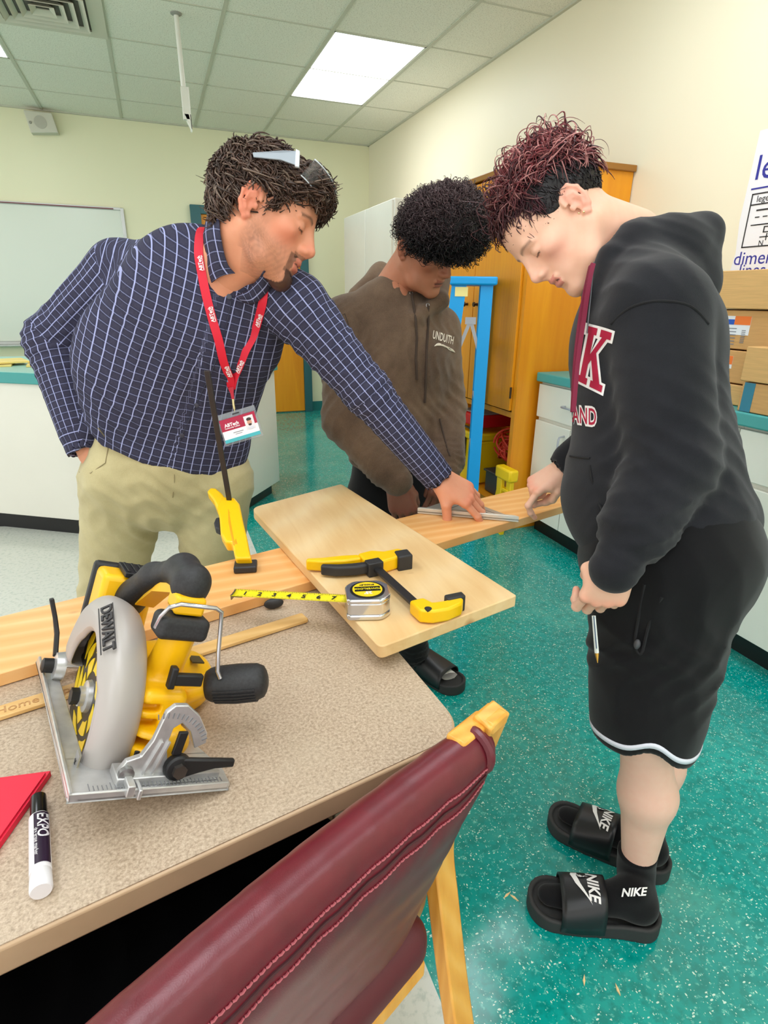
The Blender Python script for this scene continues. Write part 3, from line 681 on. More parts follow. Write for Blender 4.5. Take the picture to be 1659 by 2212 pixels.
    blend(red,.6*np.exp(-(((x-.112)/.012)**2+(y/.016)**2+((z+.03)/.014)**2)))
    blend(red,.55*sstep(1.25,.85,np.sqrt(((x+.014)/.026)**2+((z+.008)/.042)**2))*sstep(.0735,.078,ay))
    lip=((z<-.0535)&(z>-.081)&(x>.088)&(ay<.021-.25*np.abs(z+.067))).astype(float); blend(P_.get('lips',(196,110,104)),.75*lip)
    blend(tuple(np.array(P_.get('lips',(196,110,104)))*.45),((np.abs(z+.0668)<.0014)&(x>.088)&(ay<.019)).astype(float))
    # brows, lashes
    br=np.exp(-(((z-(.0195+.004*np.cos((ay-.03)*90)))/.0035)**2))*(ay>.013)*(ay<.050)*(x>.06); blend(P_['brow'],.85*np.clip(br,0,1)*P_.get('browk',1))
    ey=((ay-.031)/.0125)**2; 
    lash=(np.abs(z-(-.0055-.002*(1-ey)))<.0011)&(ey<1)&(x>.07); blend((40,26,22),.85*lash.astype(float))
    slit=(z<-.0062)&(z>-.0095+.002*ey)&(ey<.8)&(x>.07); blend((70,48,40),.6*slit.astype(float))
    lidc=(z>-.005)&(z<.008)&(ey<1.2)&(x>.075); blend(tuple(np.array(sk)*.93),.3*lidc.astype(float))
    if 'stubble' in P_:
        w=sstep(-.030,-.062,z+.35*(x-.04)*0)*sstep(-.02,.03,x)*.5+.0; w=np.where(ay>.03,w,w)
        side=sstep(.010,-.03,z)*sstep(-.015,.0,x)*sstep(.045,.02,x)*.30*sstep(.04,.055,ay)
        nz=.75+.25*np.sin(x*1900+z*1300)*np.sin(y*1700-z*900); jaw_=(z>-.125)&((x>.0)|(z>-.09))
        blend(P_['stubble'],np.clip((w+side)*nz,0,.72)*jaw_*(1-lip))
        go=((z<-.0845)&(x>.055)&(ay<.026)).astype(float)*.92; must=((z>-.053)&(z<-.045)&(x>.085)&(ay<.022)).astype(float)*.5
        sid=((np.abs(ay-.025)<.005)&(z<-.05)&(z>-.09)&(x>.07)).astype(float)*.6
        blend(P_['beard'],np.clip(go+must+sid,0,.94)*(1-lip))
    return (vs*sc)@B+c,F,col,inv
def hand(W,f,n,side,fing,thumb,sc=1.,fore=None,skin=(225,170,140),res=.0019,fl=.62):
    """W wrist, f finger direction, n back-of-hand normal, side +1 left hand / -1 right. fing: 4 x (mcp,pip,dip,splay) degrees; thumb: list of local points"""
    f=nrm(f); n=nrm(np.array(n)-f*(np.array(n)@f)); t=np.cross(f,n)*side; B=np.array([f,t,n])   # local x,y(thumb side),z(back)
    kx=[.088,.092,.087,.078]; ky=[.029,.009,-.011,-.029]; L=[(.043,.025,.021),(.047,.029,.022),(.043,.027,.021),(.034,.020,.019)]; R=[.0093,.0095,.0090,.0080]
    q=SDF()
    q.u(cone((-.03,0,0),(.012,0,0),.0265,.026,n=(0,0,1),fl=.75),0)
    nails=[]; tips=[]
    for i in range(4):
        q.u(cone((.012,ky[i]*.55,0),(kx[i]-.004,ky[i],0),.0165,.0128,n=(0,0,1),fl=.95),.014)
    q.u(cone((.015,.018,-.006),(.050,.030,-.010),.016,.014),.014).u(cone((.02,-.018,-.006),(.062,-.026,-.008),.014,.012),.014)
    fq=[]
    for i in range(4):
        a=0; p=V3(kx[i],ky[i],0); sp=math.radians(fing[i][3]); g=SDF(); r=R[i]
        for j in range(3):
            a+=math.radians(fing[i][j]); d=V3(math.cos(a)*math.cos(sp),math.sin(sp)*abs(math.cos(a)),-math.sin(a)); e=p+d*L[i][j]; r2=r*(.93 if j<2 else .84)
            g.u(cone(p,e,r,r2),.002); 
            if j<2: g.u(ell(e,(r*1.02,r*1.05,r*1.02)),.003)
            p=e; r=r2
        up=V3(math.sin(a),0,math.cos(a)); nails.append((p-d*.004+up*r*.75,d)); tips.append(p); g.u(ell(V3(kx[i],ky[i],.003),(.010,.009,.009)),.004); fq.append(g)
    g=SDF(); T=[np.array(p,float) for p in thumb]; rr=[.0155,.0125,.0108,.0092]
    for j in range(len(T)-1): g.u(cone(T[j],T[j+1],rr[j],rr[j+1]),.004)
    fq.append(g)
    for i,g in enumerate(fq): q.u(g,.004 if i<4 else .008)
    if fore is not None:
        fo=(np.array(fore)-W)@B.T/sc; q.u(cone((-.01,0,0),fo,.0255,.033,n=(0,0,1),fl=.85),.01)
    pts=np.array(tips+T+[V3(-.035,0,0)]+([fo] if fore is not None else [])); lo=np.minimum(pts.min(0)-.035,[-.05,-.05,-.04]); hi=np.maximum(pts.max(0)+.035,[.1,.05,.04])
    vs,F=nets(q,lo,hi,res); col=np.tile(L3(skin),(len(vs),1)); red=L3(tuple(np.array(skin)*V3(1,.78,.74)))
    for i in range(4):
        for p in (tips[i],V3(kx[i],ky[i],.01)):
            w=.5*np.exp(-((vs-p)**2).sum(1)/.012**2); col=col*(1-w[:,None])+red*w[:,None]
        p,d=nails[i]; w=.55*(((vs-p)**2).sum(1)<.0055**2); col=col*(1-w[:,None])+L3(tuple(np.minimum(255,np.array(skin)*1.08+V3(4,0,0))))*w[:,None]
    return (vs*sc)@B+W,F,col
def merge(parts):
    V=[];F=[];C_2=[];o=0
    for v,f,c in parts: V.append(v);F.append(f+o);C_2.append(c);o+=len(v)
    return np.concatenate(V),np.concatenate(F),np.concatenate(C_2)
def limb(segs,h=.007,color=(200,150,120)):
    q=SDF()
    for s in segs: q.u(cone(*s),.02)
    P=np.array([s[0] for s in segs]+[s[1] for s in segs]); r=max(max(s[2],s[3]) for s in segs)+.02
    vs,F=nets(q,P.min(0)-r,P.max(0)+r,h); return vs,F,np.tile(L3(color),(len(vs),1))
def locks(name,roots,normals,flow,par,L,r,curl,freq,colf,mt,seg=7,lift=.2,sides=3,seed=1,drop=(0,0,0)):
    rg=np.random.RandomState(seed); n=len(roots)
    fl_=flow-normals*(flow*normals).sum(1)[:,None]; fl_/=np.maximum(np.linalg.norm(fl_,axis=1),1e-6)[:,None]
    side=np.cross(normals,fl_); Ls=L[0]+(L[1]-L[0])*rg.rand(n); ph=rg.rand(n)*6.28; fr=freq*(.7+.6*rg.rand(n)); cr=curl*(.5+rg.rand(n)); li=lift*(.4+1.2*rg.rand(n)); sw=rg.randn(n)*.35
    P=np.empty((n,seg,3)); t=np.linspace(0,1,seg)
    for i,u in enumerate(t):
        a=ph+u*fr*6.28; k=min(1,u*3)
        P[:,i]=roots+fl_*(Ls*u)[:,None]*(1-.25*u)+normals*(Ls*li*math.sin(u*2.4))[:,None]+side*(sw*Ls*u*u)[:,None]+(side*np.sin(a)[:,None]+normals*np.cos(a)[:,None])*(cr*k)[:,None]+np.array(drop)*(Ls*u*u)[:,None]
    D=np.gradient(P,axis=1); D/=np.maximum(np.linalg.norm(D,axis=2),1e-9)[...,None]
    X=np.cross(D,np.tile([.3,.5,.81],(n,seg,1))); X/=np.maximum(np.linalg.norm(X,axis=2),1e-9)[...,None]; Y=np.cross(D,X)
    rad=r*(1-.75*t**2)[None,:]*(.6+.8*rg.rand(n))[:,None]
    V=np.stack([P+rad[...,None]*(math.cos(2*math.pi*k/sides)*X+math.sin(2*math.pi*k/sides)*Y) for k in range(sides)],2)  # n,seg,sides,3
    idx=np.arange(n*seg*sides).reshape(n,seg,sides); F=[]
    for k in range(sides):
        k2=(k+1)%sides; F.append(np.stack([idx[:,:-1,k],idx[:,:-1,k2],idx[:,1:,k2],idx[:,1:,k]],-1).reshape(-1,4))
    cols=colf(roots,rg)[:,None,None,:]*np.ones((n,seg,sides,3))
    return V.reshape(-1,3),np.concatenate(F),cols.reshape(-1,3)
def fib(n,seed=0):
    i=np.arange(n)+.5; ph=np.arccos(1-2*i/n); th=np.pi*(1+5**.5)*i; d=np.stack([np.cos(th)*np.sin(ph),np.sin(th)*np.sin(ph),np.cos(ph)],1); rg=np.random.RandomState(seed); return d+rg.randn(n,3)*.02
def on_surface(fn,D,c,R=.2):
    """march rays from centre c along D outwards to the last zero of fn"""
    lo=np.zeros(len(D)); ts=np.linspace(0,R,60); last=np.zeros(len(D)); ok=np.zeros(len(D),bool)
    for t in ts:
        ins=fn(c+D*t)<0; last=np.where(ins,t,last); ok|=ins
    P=c+D*last[:,None]; P=P-fn(P)[:,None]*grad(fn,P); return P,grad(fn,P),ok
hairm=lambda k,rough=.42: mat(k,m_vcol,k,rough,.45)
# cloth object with optional plaid UV
def cloth(name,fn,lo,hi,h,mt,par,uvsegs=None,label=None):
    vs,F=nets(fn,lo,hi,h,newton=2); uv=None
    if uvsegs:
        fc=vs[F].mean(1); best=np.full(len(fc),9.); lab=np.zeros(len(fc),int)
        for k,sg in enumerate(uvsegs):
            d=sg['d'](fc); m_=d<best; best[m_]=d[m_]; lab[m_]=k
        uv=np.empty((len(F),4,2)); 
        for k,sg in enumerate(uvsegs):
            m_=lab==k; 
            if m_.any(): uv[m_]=sg['uv'](vs[F[m_]].reshape(-1,3)).reshape(-1,4,2)
        uv=uv.reshape(-1,2)
    return np_mesh(name,vs,F,mt,par,uv=uv,label=label)
def uvtube(a,b,R,back,off=0):
    a=np.array(a);b=np.array(b);L=np.linalg.norm(b-a);d=(b-a)/L; back=nrm(np.array(back)-d*(np.array(back)@d)); s=np.cross(d,back)
    def g(P):
        v=P-a; th=np.arctan2(v@s,-(v@back)); return np.stack([th*R,v@d+off],1)
    return g
def surf(bv,px,py,off=.001):
    r=at(px,py,1)-CAM; h=bv.ray_cast(Vector(CAM),Vector(nrm(r))); 
    return (np.array(h[0])+np.array(h[1])*off,np.array(h[1])) if h[0] is not None else (at(px,py,1.3),-FW)
# ------------------------------------------------------------------ work table
lam=mat('lam',m_table); edge=PL('edge_band',(196,166,132),rough=.4,nscale=20,namt=.03); cream=PL('cream_steel',(222,214,196),rough=.4)
def rounded(corners,rad,n=8):
    out=[]; k=len(corners)
    for i in range(k):
        p=V3(*corners[i],0); a=nrm(V3(*corners[i-1],0)-p); c=nrm(V3(*corners[(i+1)%k],0)-p); R=rad[i] if not np.isscalar(rad) else rad
        if R<=0: out.append(tuple(p[:2])); continue
        s=p+a*R; e=p+c*R
        for t in np.linspace(0,1,n+1): q=s*(1-t)**2+p*2*t*(1-t)*1.0+e*t**2; out.append(tuple(q[:2]))
    return out
nd=nrm(V3(.98,.186,0)); 
tabc=[(-1.25,.225),(.323,.522),(.279,1.10),(-1.30,.86)]
t=thing('work_table',(-.45,.7,0),'beige laminate work table with rounded corners carrying the saw','table')
tp=[(x,y,0) for x,y in rounded(tabc,[.05,.055,.05,.05],10)]
MB().prism(tp,(0,0,.709),(0,0,.7405)).build('edge_band',edge,t,bev=.003,seg=3)
tin=[(x,y,0) for x,y in rounded([( -1.247,.228),(.320,.525),(.276,1.097),(-1.297,.863)],[.05,.054,.05,.05],10)]
MB().prism(tin,(0,0,.7395),(0,0,.742)).build('tabletop',lam,t)
MB().strip([(-1.15,.33,.675),(.16,.58,.675)],(0,0,1),.06,.02).strip([(.17,.60,.675),(.16,.98,.675)],(0,0,1),.06,.02).build('apron',PL('dark_steel',(34,32,32)),t)
for x,y in ((.19,.66),(.18,.98),(-1.15,.38),(-1.15,.82)):
    MB().box((x-.02,y-.02,.0),(x+.02,y+.02,.708)).build('leg',cream,t,bev=.004)
TZ=.742
# ------------------------------------------------------------------ boards
pine=mat('pine',m_wood,'pine_plank',(232,164,92),(240,184,116),(246,202,140),(3,26,26),(0,0,-.265),.4,3.)
pine2=mat('pine2',m_wood,'pine_panel',(222,180,122),(236,202,148),(240,212,164),(45,5,45),(0,0,-.09),.4,3.)
d=nrm(V3(.975,.225,0)); n_=V3(-d[1],d[0],0); p0=V3(-.60,.745,0)
c=[p0,p0+d*1.62,p0+d*1.62+n_*.17,p0+n_*.17]
c=[V3(-.6,.752,0),V3(1.03,1.196,0),V3(1.02,1.352,0),V3(-.65,.925,0)]
c=[V3(-.6,.740,0),V3(1.03,1.186,0),V3(1.00,1.350,0),V3(-.65,.920,0)]
o=MB().prism(c,(0,0,TZ+.001),(0,0,TZ+.022)).build('pine_plank',pine,bev=.0015); tag(rehome(o),'long narrow pine plank lying across the back of the work table','plank')
PZ=TZ+.022
c=[(.258,.680),(.540,.750),(.436,1.468),(.170,1.352)]
c2=rounded(c,[.012,.004,.012,.03],6)
o=MB().prism([(x,y,0) for x,y in c2],(0,0,PZ+.001),(0,0,PZ+.023)).build('shelf_board',pine2,bev=.002); tag(rehome(o),'wide pale pine board resting across the plank with the tape measure on it','board')
BZ=PZ+.023
# yardstick
ys=mat('yard',m_wood,'yardstick_wood',(214,168,100),(226,184,118),(234,196,134),(4,60,60),(0,0,-.23),.45,2.,False)
t=thing('yardstick',(0,.83,TZ),'thin wooden yardstick lying under the circular saw','ruler')
a=V3(-.33,.744,TZ+.0045); bb=V3(.189,.868,TZ+.0045); dd=nrm(bb-a)
o=MB().strip([a,bb-dd*.004,bb],(-dd[1],dd[0],0),[.027,.027,.022],.006).build('stick',ys,t,bev=.001)
textmesh('Home Improvement',.021,a+dd*.075+V3(0,0,.0034),dd,V3(-dd[1],dd[0],0),PL('stencil',(190,140,84)),'printed_words',t,align='LEFT')
# red folder + marker
rp=PL('red_card',(226,28,62),rough=.5); 
c=[(-.172,.624),(-.245,.636),(-.60,.60),(-.50,.36),(-.30,.40),(-.208,.529)]
o=MB().prism([(x,y,0) for x,y in c],(0,0,TZ+.001),(0,0,TZ+.008)).prism([(x-.004,y-.004,0) for x,y in c],(0,0,TZ+.009),(0,0,TZ+.0105)).build('red_folder',rp); tag(rehome(o),'bright red card folder at the left edge of the work table','folder')
a=V3(-.178,.585,TZ+.010); bb=V3(-.157,.462,TZ+.010); dd=nrm(bb-a); L=np.linalg.norm(bb-a); X_,Y_,_=frame(dd)
t=thing('marker_pen',(a+bb)/2*V3(1,1,0)+V3(0,0,TZ),'white dry erase marker with black cap beside the saw','marker')
wh=PL('gloss_white',(238,236,240),rough=.25)
MB().lathe([(L*.25,.0078),(L*.26,.0095),(L*.82,.0098),(L*.83,.0085)],a,dd).build('barrel',wh,t)
MB().lathe([(0,.006),(.002,.0078),(L*.24,.0082),(L*.25,.0078)],a,dd).build('cap',PL('gloss_black',(14,14,16),rough=.2),t)
MB().lathe([(L*.83,.0088),(L*.84,.0096),(L*.985,.0100),(L,.0088)],a,dd).build('end_plug',wh,t)
lb_=MB(); x,y,_=frame(dd,(0,0,1)); sd=nrm(np.cross(dd,(0,0,1)))  # label band wraps upper right
vs=[];fs=[]
for i,q in enumerate(np.linspace(.27,.80,8)):
    for j,an in enumerate(np.linspace(20,110,9)):
        aa=math.radians(an); vs.append(a+dd*L*q+.0101*(math.cos(aa)*-sd+math.sin(aa)*V3(0,0,1)))
for i in range(7):
    for j in range(8): fs.append((i*9+j,i*9+j+1,(i+1)*9+j+1,(i+1)*9+j))
lb_.add(vs,fs); lb=lb_.build('label_band',PL('label_ink',(44,28,52),rough=.25),t)
bv=bvh_of(lb)
textmesh('EXPO',.013,a+dd*L*.42+V3(0,0,.02)-sd*.004,dd,V3(-dd[1],dd[0],0)*1,wh,'brand_letters',t,bvh=bv,off=.0004,pd=(0,0,-1),bold=.02)
textmesh('dry erase marker',.005,a+dd*L*.58+V3(0,0,.02)+sd*.0015,dd,V3(-dd[1],dd[0],0)*1,wh,'small_print',t,bvh=bv,off=.0004,pd=(0,0,-1))
# ------------------------------------------------------------------ tape measure
chrome=PL('chrome',(214,216,220),rough=.14,metal=.92); yel=PL('tape_yellow',(240,222,30),rough=.35); inkm=M['ink_black']
t=thing('tape_measure',(.28,.79,BZ),'chrome and yellow steel tape measure pulled open a few inches','tape measure')
tc=V3(.276,.786,0); ta=nrm(V3(.972,-.235,0)); tb=V3(-ta[1],ta[0],0); hh=.032
prof=[(-.036,-.030),(.020,-.034),(.036,-.018),(.036,.022),(.022,.036),(-.022,.036),(-.037,.020)]
ang=lambda q,z: tuple(tc+ta*q[0]+tb*q[1]+V3(0,0,z))
pr_=rounded(prof,.008,4)
MB().prism([ang(q,0) for q in pr_],(0,0,BZ+.001),(0,0,BZ+.010)).prism([ang((q[0]*.97,q[1]*.97),0) for q in pr_],(0,0,BZ+.0095),(0,0,BZ+.031)).prism([ang(q,0) for q in pr_],(0,0,BZ+.030),(0,0,BZ+.038)).build('case',chrome,t,bev=.0025,seg=3)
MB().lathe([(0,.0285),(.0012,.0285),(.0014,.02)],tc+V3(0,.002,BZ+.0378),(0,0,1),32).build('black_disc',PL('decal_black',(20,20,20),rough=.25),t)
MB().lathe([(0,.0245),(.0020,.0245),(.0022,.02)],tc+V3(0,.002,BZ+.0378),(0,0,1),32).build('yellow_disc',PL('decal_yellow',(240,206,30),rough=.3),t)
xd,yd=-ta,-tb; zt=BZ+.0404
MB().box((-.021,-.0075,0),(.021,.0075,.0005),tc+V3(0,.002,zt-.0003),np.array([xd,yd,V3(0,0,1)])).build('name_bar',M['decal_black'],t)
textmesh('POWERLOCK',.0072,tc+V3(0,.002,zt+.0004),xd,yd,yel,'brand_letters',t,bold=.01)
textmesh("25'",.011,tc-tb*.013+V3(0,.002,zt),xd,yd,PL('w',(240,240,240)),'length_mark',t,bold=.03)
textmesh('STANLEY',.006,tc+tb*.014+V3(0,.002,zt),xd,yd,inkm,'brand_letters',t,bold=.02)
tpz=BZ+.016
t0=V3(.247,.806,tpz); 
tip=atz(503,1282,tpz-.004); d_=nrm(tip-t0); s_=nrm(V3(-d_[1],d_[0],0)); Lt=np.linalg.norm(tip-t0)
b=MB(); vs=[];fs=[]
N=16
for i in range(N+1):
    p=t0+(tip-t0)*i/N
    for j,w in enumerate((-1,-.5,0,.5,1)): vs.append(p+s_*.0125*w+V3(0,0,.0022*w*w))
for i in range(N):
    for j in range(4): fs.append((i*5+j,i*5+j+1,(i+1)*5+j+1,(i+1)*5+j))
b.add(vs,fs); bl=b.build('blade',yel,t); sm_=bl.modifiers.new('thick','SOLIDIFY'); sm_.thickness=.0004
b=MB()
inch=.0254
for k in range(int(Lt/inch*16)+1):
    q=k/16*inch; L_=.006 if k%16==0 else .0045 if k%8==0 else .0032 if k%4==0 else .002
    p=tip-d_*q; h0=.0026
    b.prism([p+s_*.0122+V3(0,0,h0),p+s_*(.0122-L_)+V3(0,0,h0-.0012),p+s_*(.0122-L_)+d_*.0004+V3(0,0,h0-.0012),p+s_*.0122+d_*.0004+V3(0,0,h0)],(0,0,0),(0,0,.0003))
    if k%2==0: b.prism([p-s_*.0122+V3(0,0,h0),p-s_*(.0122-L_*.8)+V3(0,0,h0-.0012),p-s_*(.0122-L_*.8)+d_*.0004+V3(0,0,h0-.0012),p-s_*.0122+d_*.0004+V3(0,0,h0)],(0,0,0),(0,0,.0003))
b.build('graduations',inkm,t)
for k in range(1,9):
    p=tip-d_*(k*inch-.004)
    if (p-t0)@d_>.006: textmesh(str(k),.0095,p+V3(0,0,.0007)-s_*.001,-d_,-s_*1,inkm,'number',t,bold=.02) if False else textmesh(str(k),.0155,p+V3(0,0,.0012)-s_*.001,-d_,-s_,inkm,'number',t,bold=.02)
MB().box((-.002,-.011,-.006),(0,.011,.002),tip,np.array([d_,s_,V3(0,0,1)])).box((-.02,-.011,-.0008),(0,.011,-.0001),tip,np.array([d_,s_,V3(0,0,1)])).build('end_hook',M['steel'],t)
# ------------------------------------------------------------------ speed square
t=thing('rafter_square',(.68,1.2,PZ),'silver triangular rafter square under the teacher\'s hand','square')
A_=V3(.566,1.237,0);B_=V3(.775,1.100,0);C_=V3(.715,1.300,0); sq=PL('sq_alu',(186,188,186),rough=.3,metal=.7)
MB().prism([A_,B_,C_],(0,0,PZ+.004),(0,0,PZ+.009)).build('plate',sq,t,bev=.0008)
MB().prism([A_,B_,B_*.94+C_*.06,A_*.94+C_*.06],(0,0,PZ+.001),(0,0,PZ+.016)).build('fence_flange',PL('sq_light',(214,214,206),rough=.35,metal=.5),t,bev=.0008)
G=(A_+B_+C_)/3
b=MB()
for k in np.linspace(.1,.9,22):
    p=A_*(1-k)+B_*k; q=p+(C_-p)*.10; p=p+(C_-p)*.06; w=nrm(B_-A_)*.0006; b.prism([p,p+w,q+w,q],(0,0,PZ+.009),(0,0,PZ+.0093))
for f_ in (.62,.42):
    P_=[G+(q-G)*f_+ (B_-A_)*.02 for q in (A_,B_,C_)]; Q_=[G+(q-G)*(f_-.03)+(B_-A_)*.02 for q in (A_,B_,C_)]
    for i in range(3): j=(i+1)%3; b.prism([P_[i],P_[j],Q_[j],Q_[i]],(0,0,PZ+.009),(0,0,PZ+.0093))
b.build('scale_marks',PL('mark_dark',(70,72,74)),t)
# ------------------------------------------------------------------ one-handed bar clamps
cy=PL('clamp_yellow',(250,196,0),rough=.35); cbk=PL('clamp_black',(40,40,42),rough=.5); cst=PL('clamp_bar',(62,60,62),rough=.35,metal=.6)
def poly_part(pts,o,ex,ey,th,name,m_,par,bev=.004):
    ez=np.cross(ex,ey); P=[np.array(o)+ex*x+ey*y for x,y in pts]; return MB().prism(P,ez*-th/2,ez*th/2).build(name,m_,par,bev=bev,seg=3)
def clamp(o,ex,ey,Lbar,label,bar0=-.05,jaw_end=True,headpos=0.):
    """o = head position on the bar, ex = along bar (towards fixed jaw), ey = jaw side"""
    ez=np.cross(ex,ey)
    t=thing('bar_clamp',o,label,'clamp')
    MB().strip([o+ex*bar0,o+ex*Lbar],ey,.016,.006).build('bar',cst,t,bev=.001)
    # sliding head
    poly_part([(-.030,-.016),(.020,-.016),(.024,.0),(.020,.022),(.014,.060),(-.006,.074),(-.020,.066),(-.020,.034),(-.034,.014)],o,ex,ey,.026,'head',cy,t)
    poly_part([(-.006,.050),(.024,.044),(.026,.074),(-.004,.078)],o,ex,ey,.032,'jaw_pad',cbk,t,.003)
    poly_part([(-.030,-.014),(-.012,-.016),(-.016,-.05),(-.028,-.085),(-.046,-.115),(-.056,-.110),(-.046,-.08),(-.040,-.045)],o,ex,ey,.022,'fixed_handle',cy,t)
    poly_part([(.002,-.014),(.018,-.014),(.016,-.04),(.004,-.075),(-.014,-.098),(-.024,-.092),(-.010,-.066),(-.002,-.04)],o,ex,ey,.020,'trigger',cbk,t)
    poly_part([(.004,-.018),(.026,-.018),(.026,.012),(.004,.012)],o,ex,ey,.028,'collar',cbk,t,.002)
    if jaw_end:
        q=o+ex*Lbar
        poly_part([(-.024,-.014),(.010,-.014),(.022,.004),(.026,.03),(.020,.058),(.008,.070),(-.006,.066),(.0,.04),(-.004,.018),(-.024,.012)],q,ex,ey,.024,'fixed_jaw',cy,t)
        poly_part([(-.012,.044),(.004,.042),(.006,.076),(-.010,.078)],q,ex,ey,.030,'jaw_pad',cbk,t,.003)
        MB().lathe([(-.001,.006),(.0125,.006)],q+ex*.012+ey*.0,ez,12).build('rivet',cbk,t)
    return t
zc=BZ+.014
h0=V3(.333,.925,zc); h1=V3(.352,.735,zc)
ex=nrm(h1-h0); ey=nrm(np.cross(V3(0,0,1),ex)) 
clamp(h0,ex,ey,.195,'black and yellow bar clamp lying on the pale board',bar0=-.02)
# upright clamp holding the plank
B0=V3(.113,1.065,PZ); topb=at(455,825,1.20)
o_=B0+V3(-.022,.012,.105)
t=thing('bar_clamp',B0,'yellow bar clamp standing upright with its long bar raised, gripping the plank','clamp')
exv=nrm(V3(-.10,.05,1.)); topb=np.array(o_)+exv*.235
tb0=atz(498,1085,PZ+.125)
# long bar leaning up to the left; the head hangs from it to the plank
bt=at(447,800,1.10); hd=at(497,1090,1.27)
MB().strip([hd-nrm(bt-hd)*.02,bt],RT,.011,.006).build('bar',cst,t,bev=.001)
foot=atz(530,1215,PZ+.016)
e1=nrm(foot-hd); e2=nrm(RT-e1*(RT@e1)); Lh=np.linalg.norm(foot-hd)
fdp=float((foot-CAM)@FW)
def K(x,y): px,py=400+x*.2712,650+y*.2712; return at(px,py,1.27+(fdp-1.27)*(py-1090)/125)
cnn=nrm(np.cross(e1,e2))
def kp(pts,th,name,m_,bev,push=0): P=[K(*p)+cnn*push for p in pts]; return MB().prism(P,cnn*-th/2,cnn*th/2).build(name,m_,t,bev=bev,seg=3)
kp([(300,1590),(345,1598),(400,1600),(440,1650),(470,1800),(500,1920),(522,2040),(535,2085),(410,2090),(400,2060),(380,1960),(330,1960),(290,1890),(280,1760),(262,1680)],.026,'head',cy,.004)
kp([(180,1545),(210,1515),(250,1520),(300,1560),(335,1610),(330,1680),(262,1690),(230,1610)],.022,'fixed_handle',cy,.004)
kp([(285,1745),(250,1750),(234,1790),(242,1830),(285,1850)],.018,'trigger',cbk,.003)
kp([(350,1690),(378,1740),(402,1850),(430,1980),(395,1985),(372,1900),(352,1800)],.003,'side_recess',PL('clamp_orange',(240,158,0),rough=.4),.0015,.0135*(1 if cnn@FW<0 else -1))
MB().box((-.022,-.018,0),(.022,.018,.014),foot-V3(0,0,.0155),np.array([nrm(V3(.97,-.2,0)),nrm(V3(.2,.97,0)),V3(0,0,1)])).build('jaw_pad',cbk,t,bev=.003)
# underside jaw below the plank edge (black knob seen at the plank's near edge)
MB().ell(atz(590,1300,PZ-.012)+V3(0,-.006,0),(.018,.008,.010)).build('lower_jaw',cbk,t)
# ------------------------------------------------------------------ circular saw
SA=V3(-.214,.833,.772);SB=V3(-.131,.501,.81);SC=V3(.018,.531,.745)
sy=nrm(SA-SB); sx=SC-SB; sx=nrm(sx-sy*(sx@sy)); sz=np.cross(sx,sy); SM=np.array([sx,sy,sz])
def s_(x,y,z): return SB+sx*x+sy*y+sz*z
sawt=thing('circular_saw',(-.06,.66,TZ),'yellow and black cordless circular saw tilted on the work table','circular saw')
dy=PL('dw_yellow',(250,190,6),rough=.38); db=PL('dw_black',(36,36,38),rough=.55,nscale=300,namt=.2,bs=.2,bscale=900); dg=PL('guard_grey',(176,170,166),rough=.42,metal=.15); da=PL('cast_alu',(206,206,206),rough=.32,metal=.65,nscale=60,namt=.05); dk=PL('dw_dark',(22,22,24),rough=.5)
sm=lambda name,mt,b,bev=0,par=sawt,**k: b.build(name,mt,par,bev=bev,**k)
# shoe with blade slot
def sprism(pts,z0,z1,b=None): 
    b=b or MB(); return b.prism([s_(x,y,0) for x,y in pts],sz*z0,sz*z1)
b=MB()
shoe=[[(0,.008),(.008,0),(.165,0),(.17,.006),(.175,.075),(0,.075)],[(0,.07),(.024,.07),(.022,.335),(.014,.345),(0,.345)],[(.07,.07),(.175,.07),(.173,.335),(.165,.345),(.07,.345)],[(0,.325),(.17,.325),(.165,.345),(.01,.345)]]
for p in shoe: sprism(p,0,.004,b)
sprism([(0,0),(.165,0),(.165,.004),(0,.004)],.0,.009,b); sprism([(0,0),(.004,0),(.004,.345),(0,.345)],0,.009,b)
sprism([(.045,.012),(.158,.014),(.160,.044),(.045,.044)],.004,.014,b)
sm('shoe',da,b,.0012)
b=MB()
for k in range(34): x=.018+.0042*k; b.prism([s_(x,.003,0),s_(x+.0009,.003,0),s_(x+.0009,.011+(.004 if k%5==0 else 0),0),s_(x,.011+(.004 if k%5==0 else 0),0)],sz*.009,sz*.0095)
sm('scale_marks',PL('mark_grey',(120,120,124)),b)
b=MB(); sprism([(.052,-.006),(.060,-.006),(.060,.03),(.052,.03)],.004,.016,b); sprism([(.064,-.006),(.068,-.006),(.068,.02),(.064,.02)],.0,.011,b); sm('sight_notch',da,b,.001)
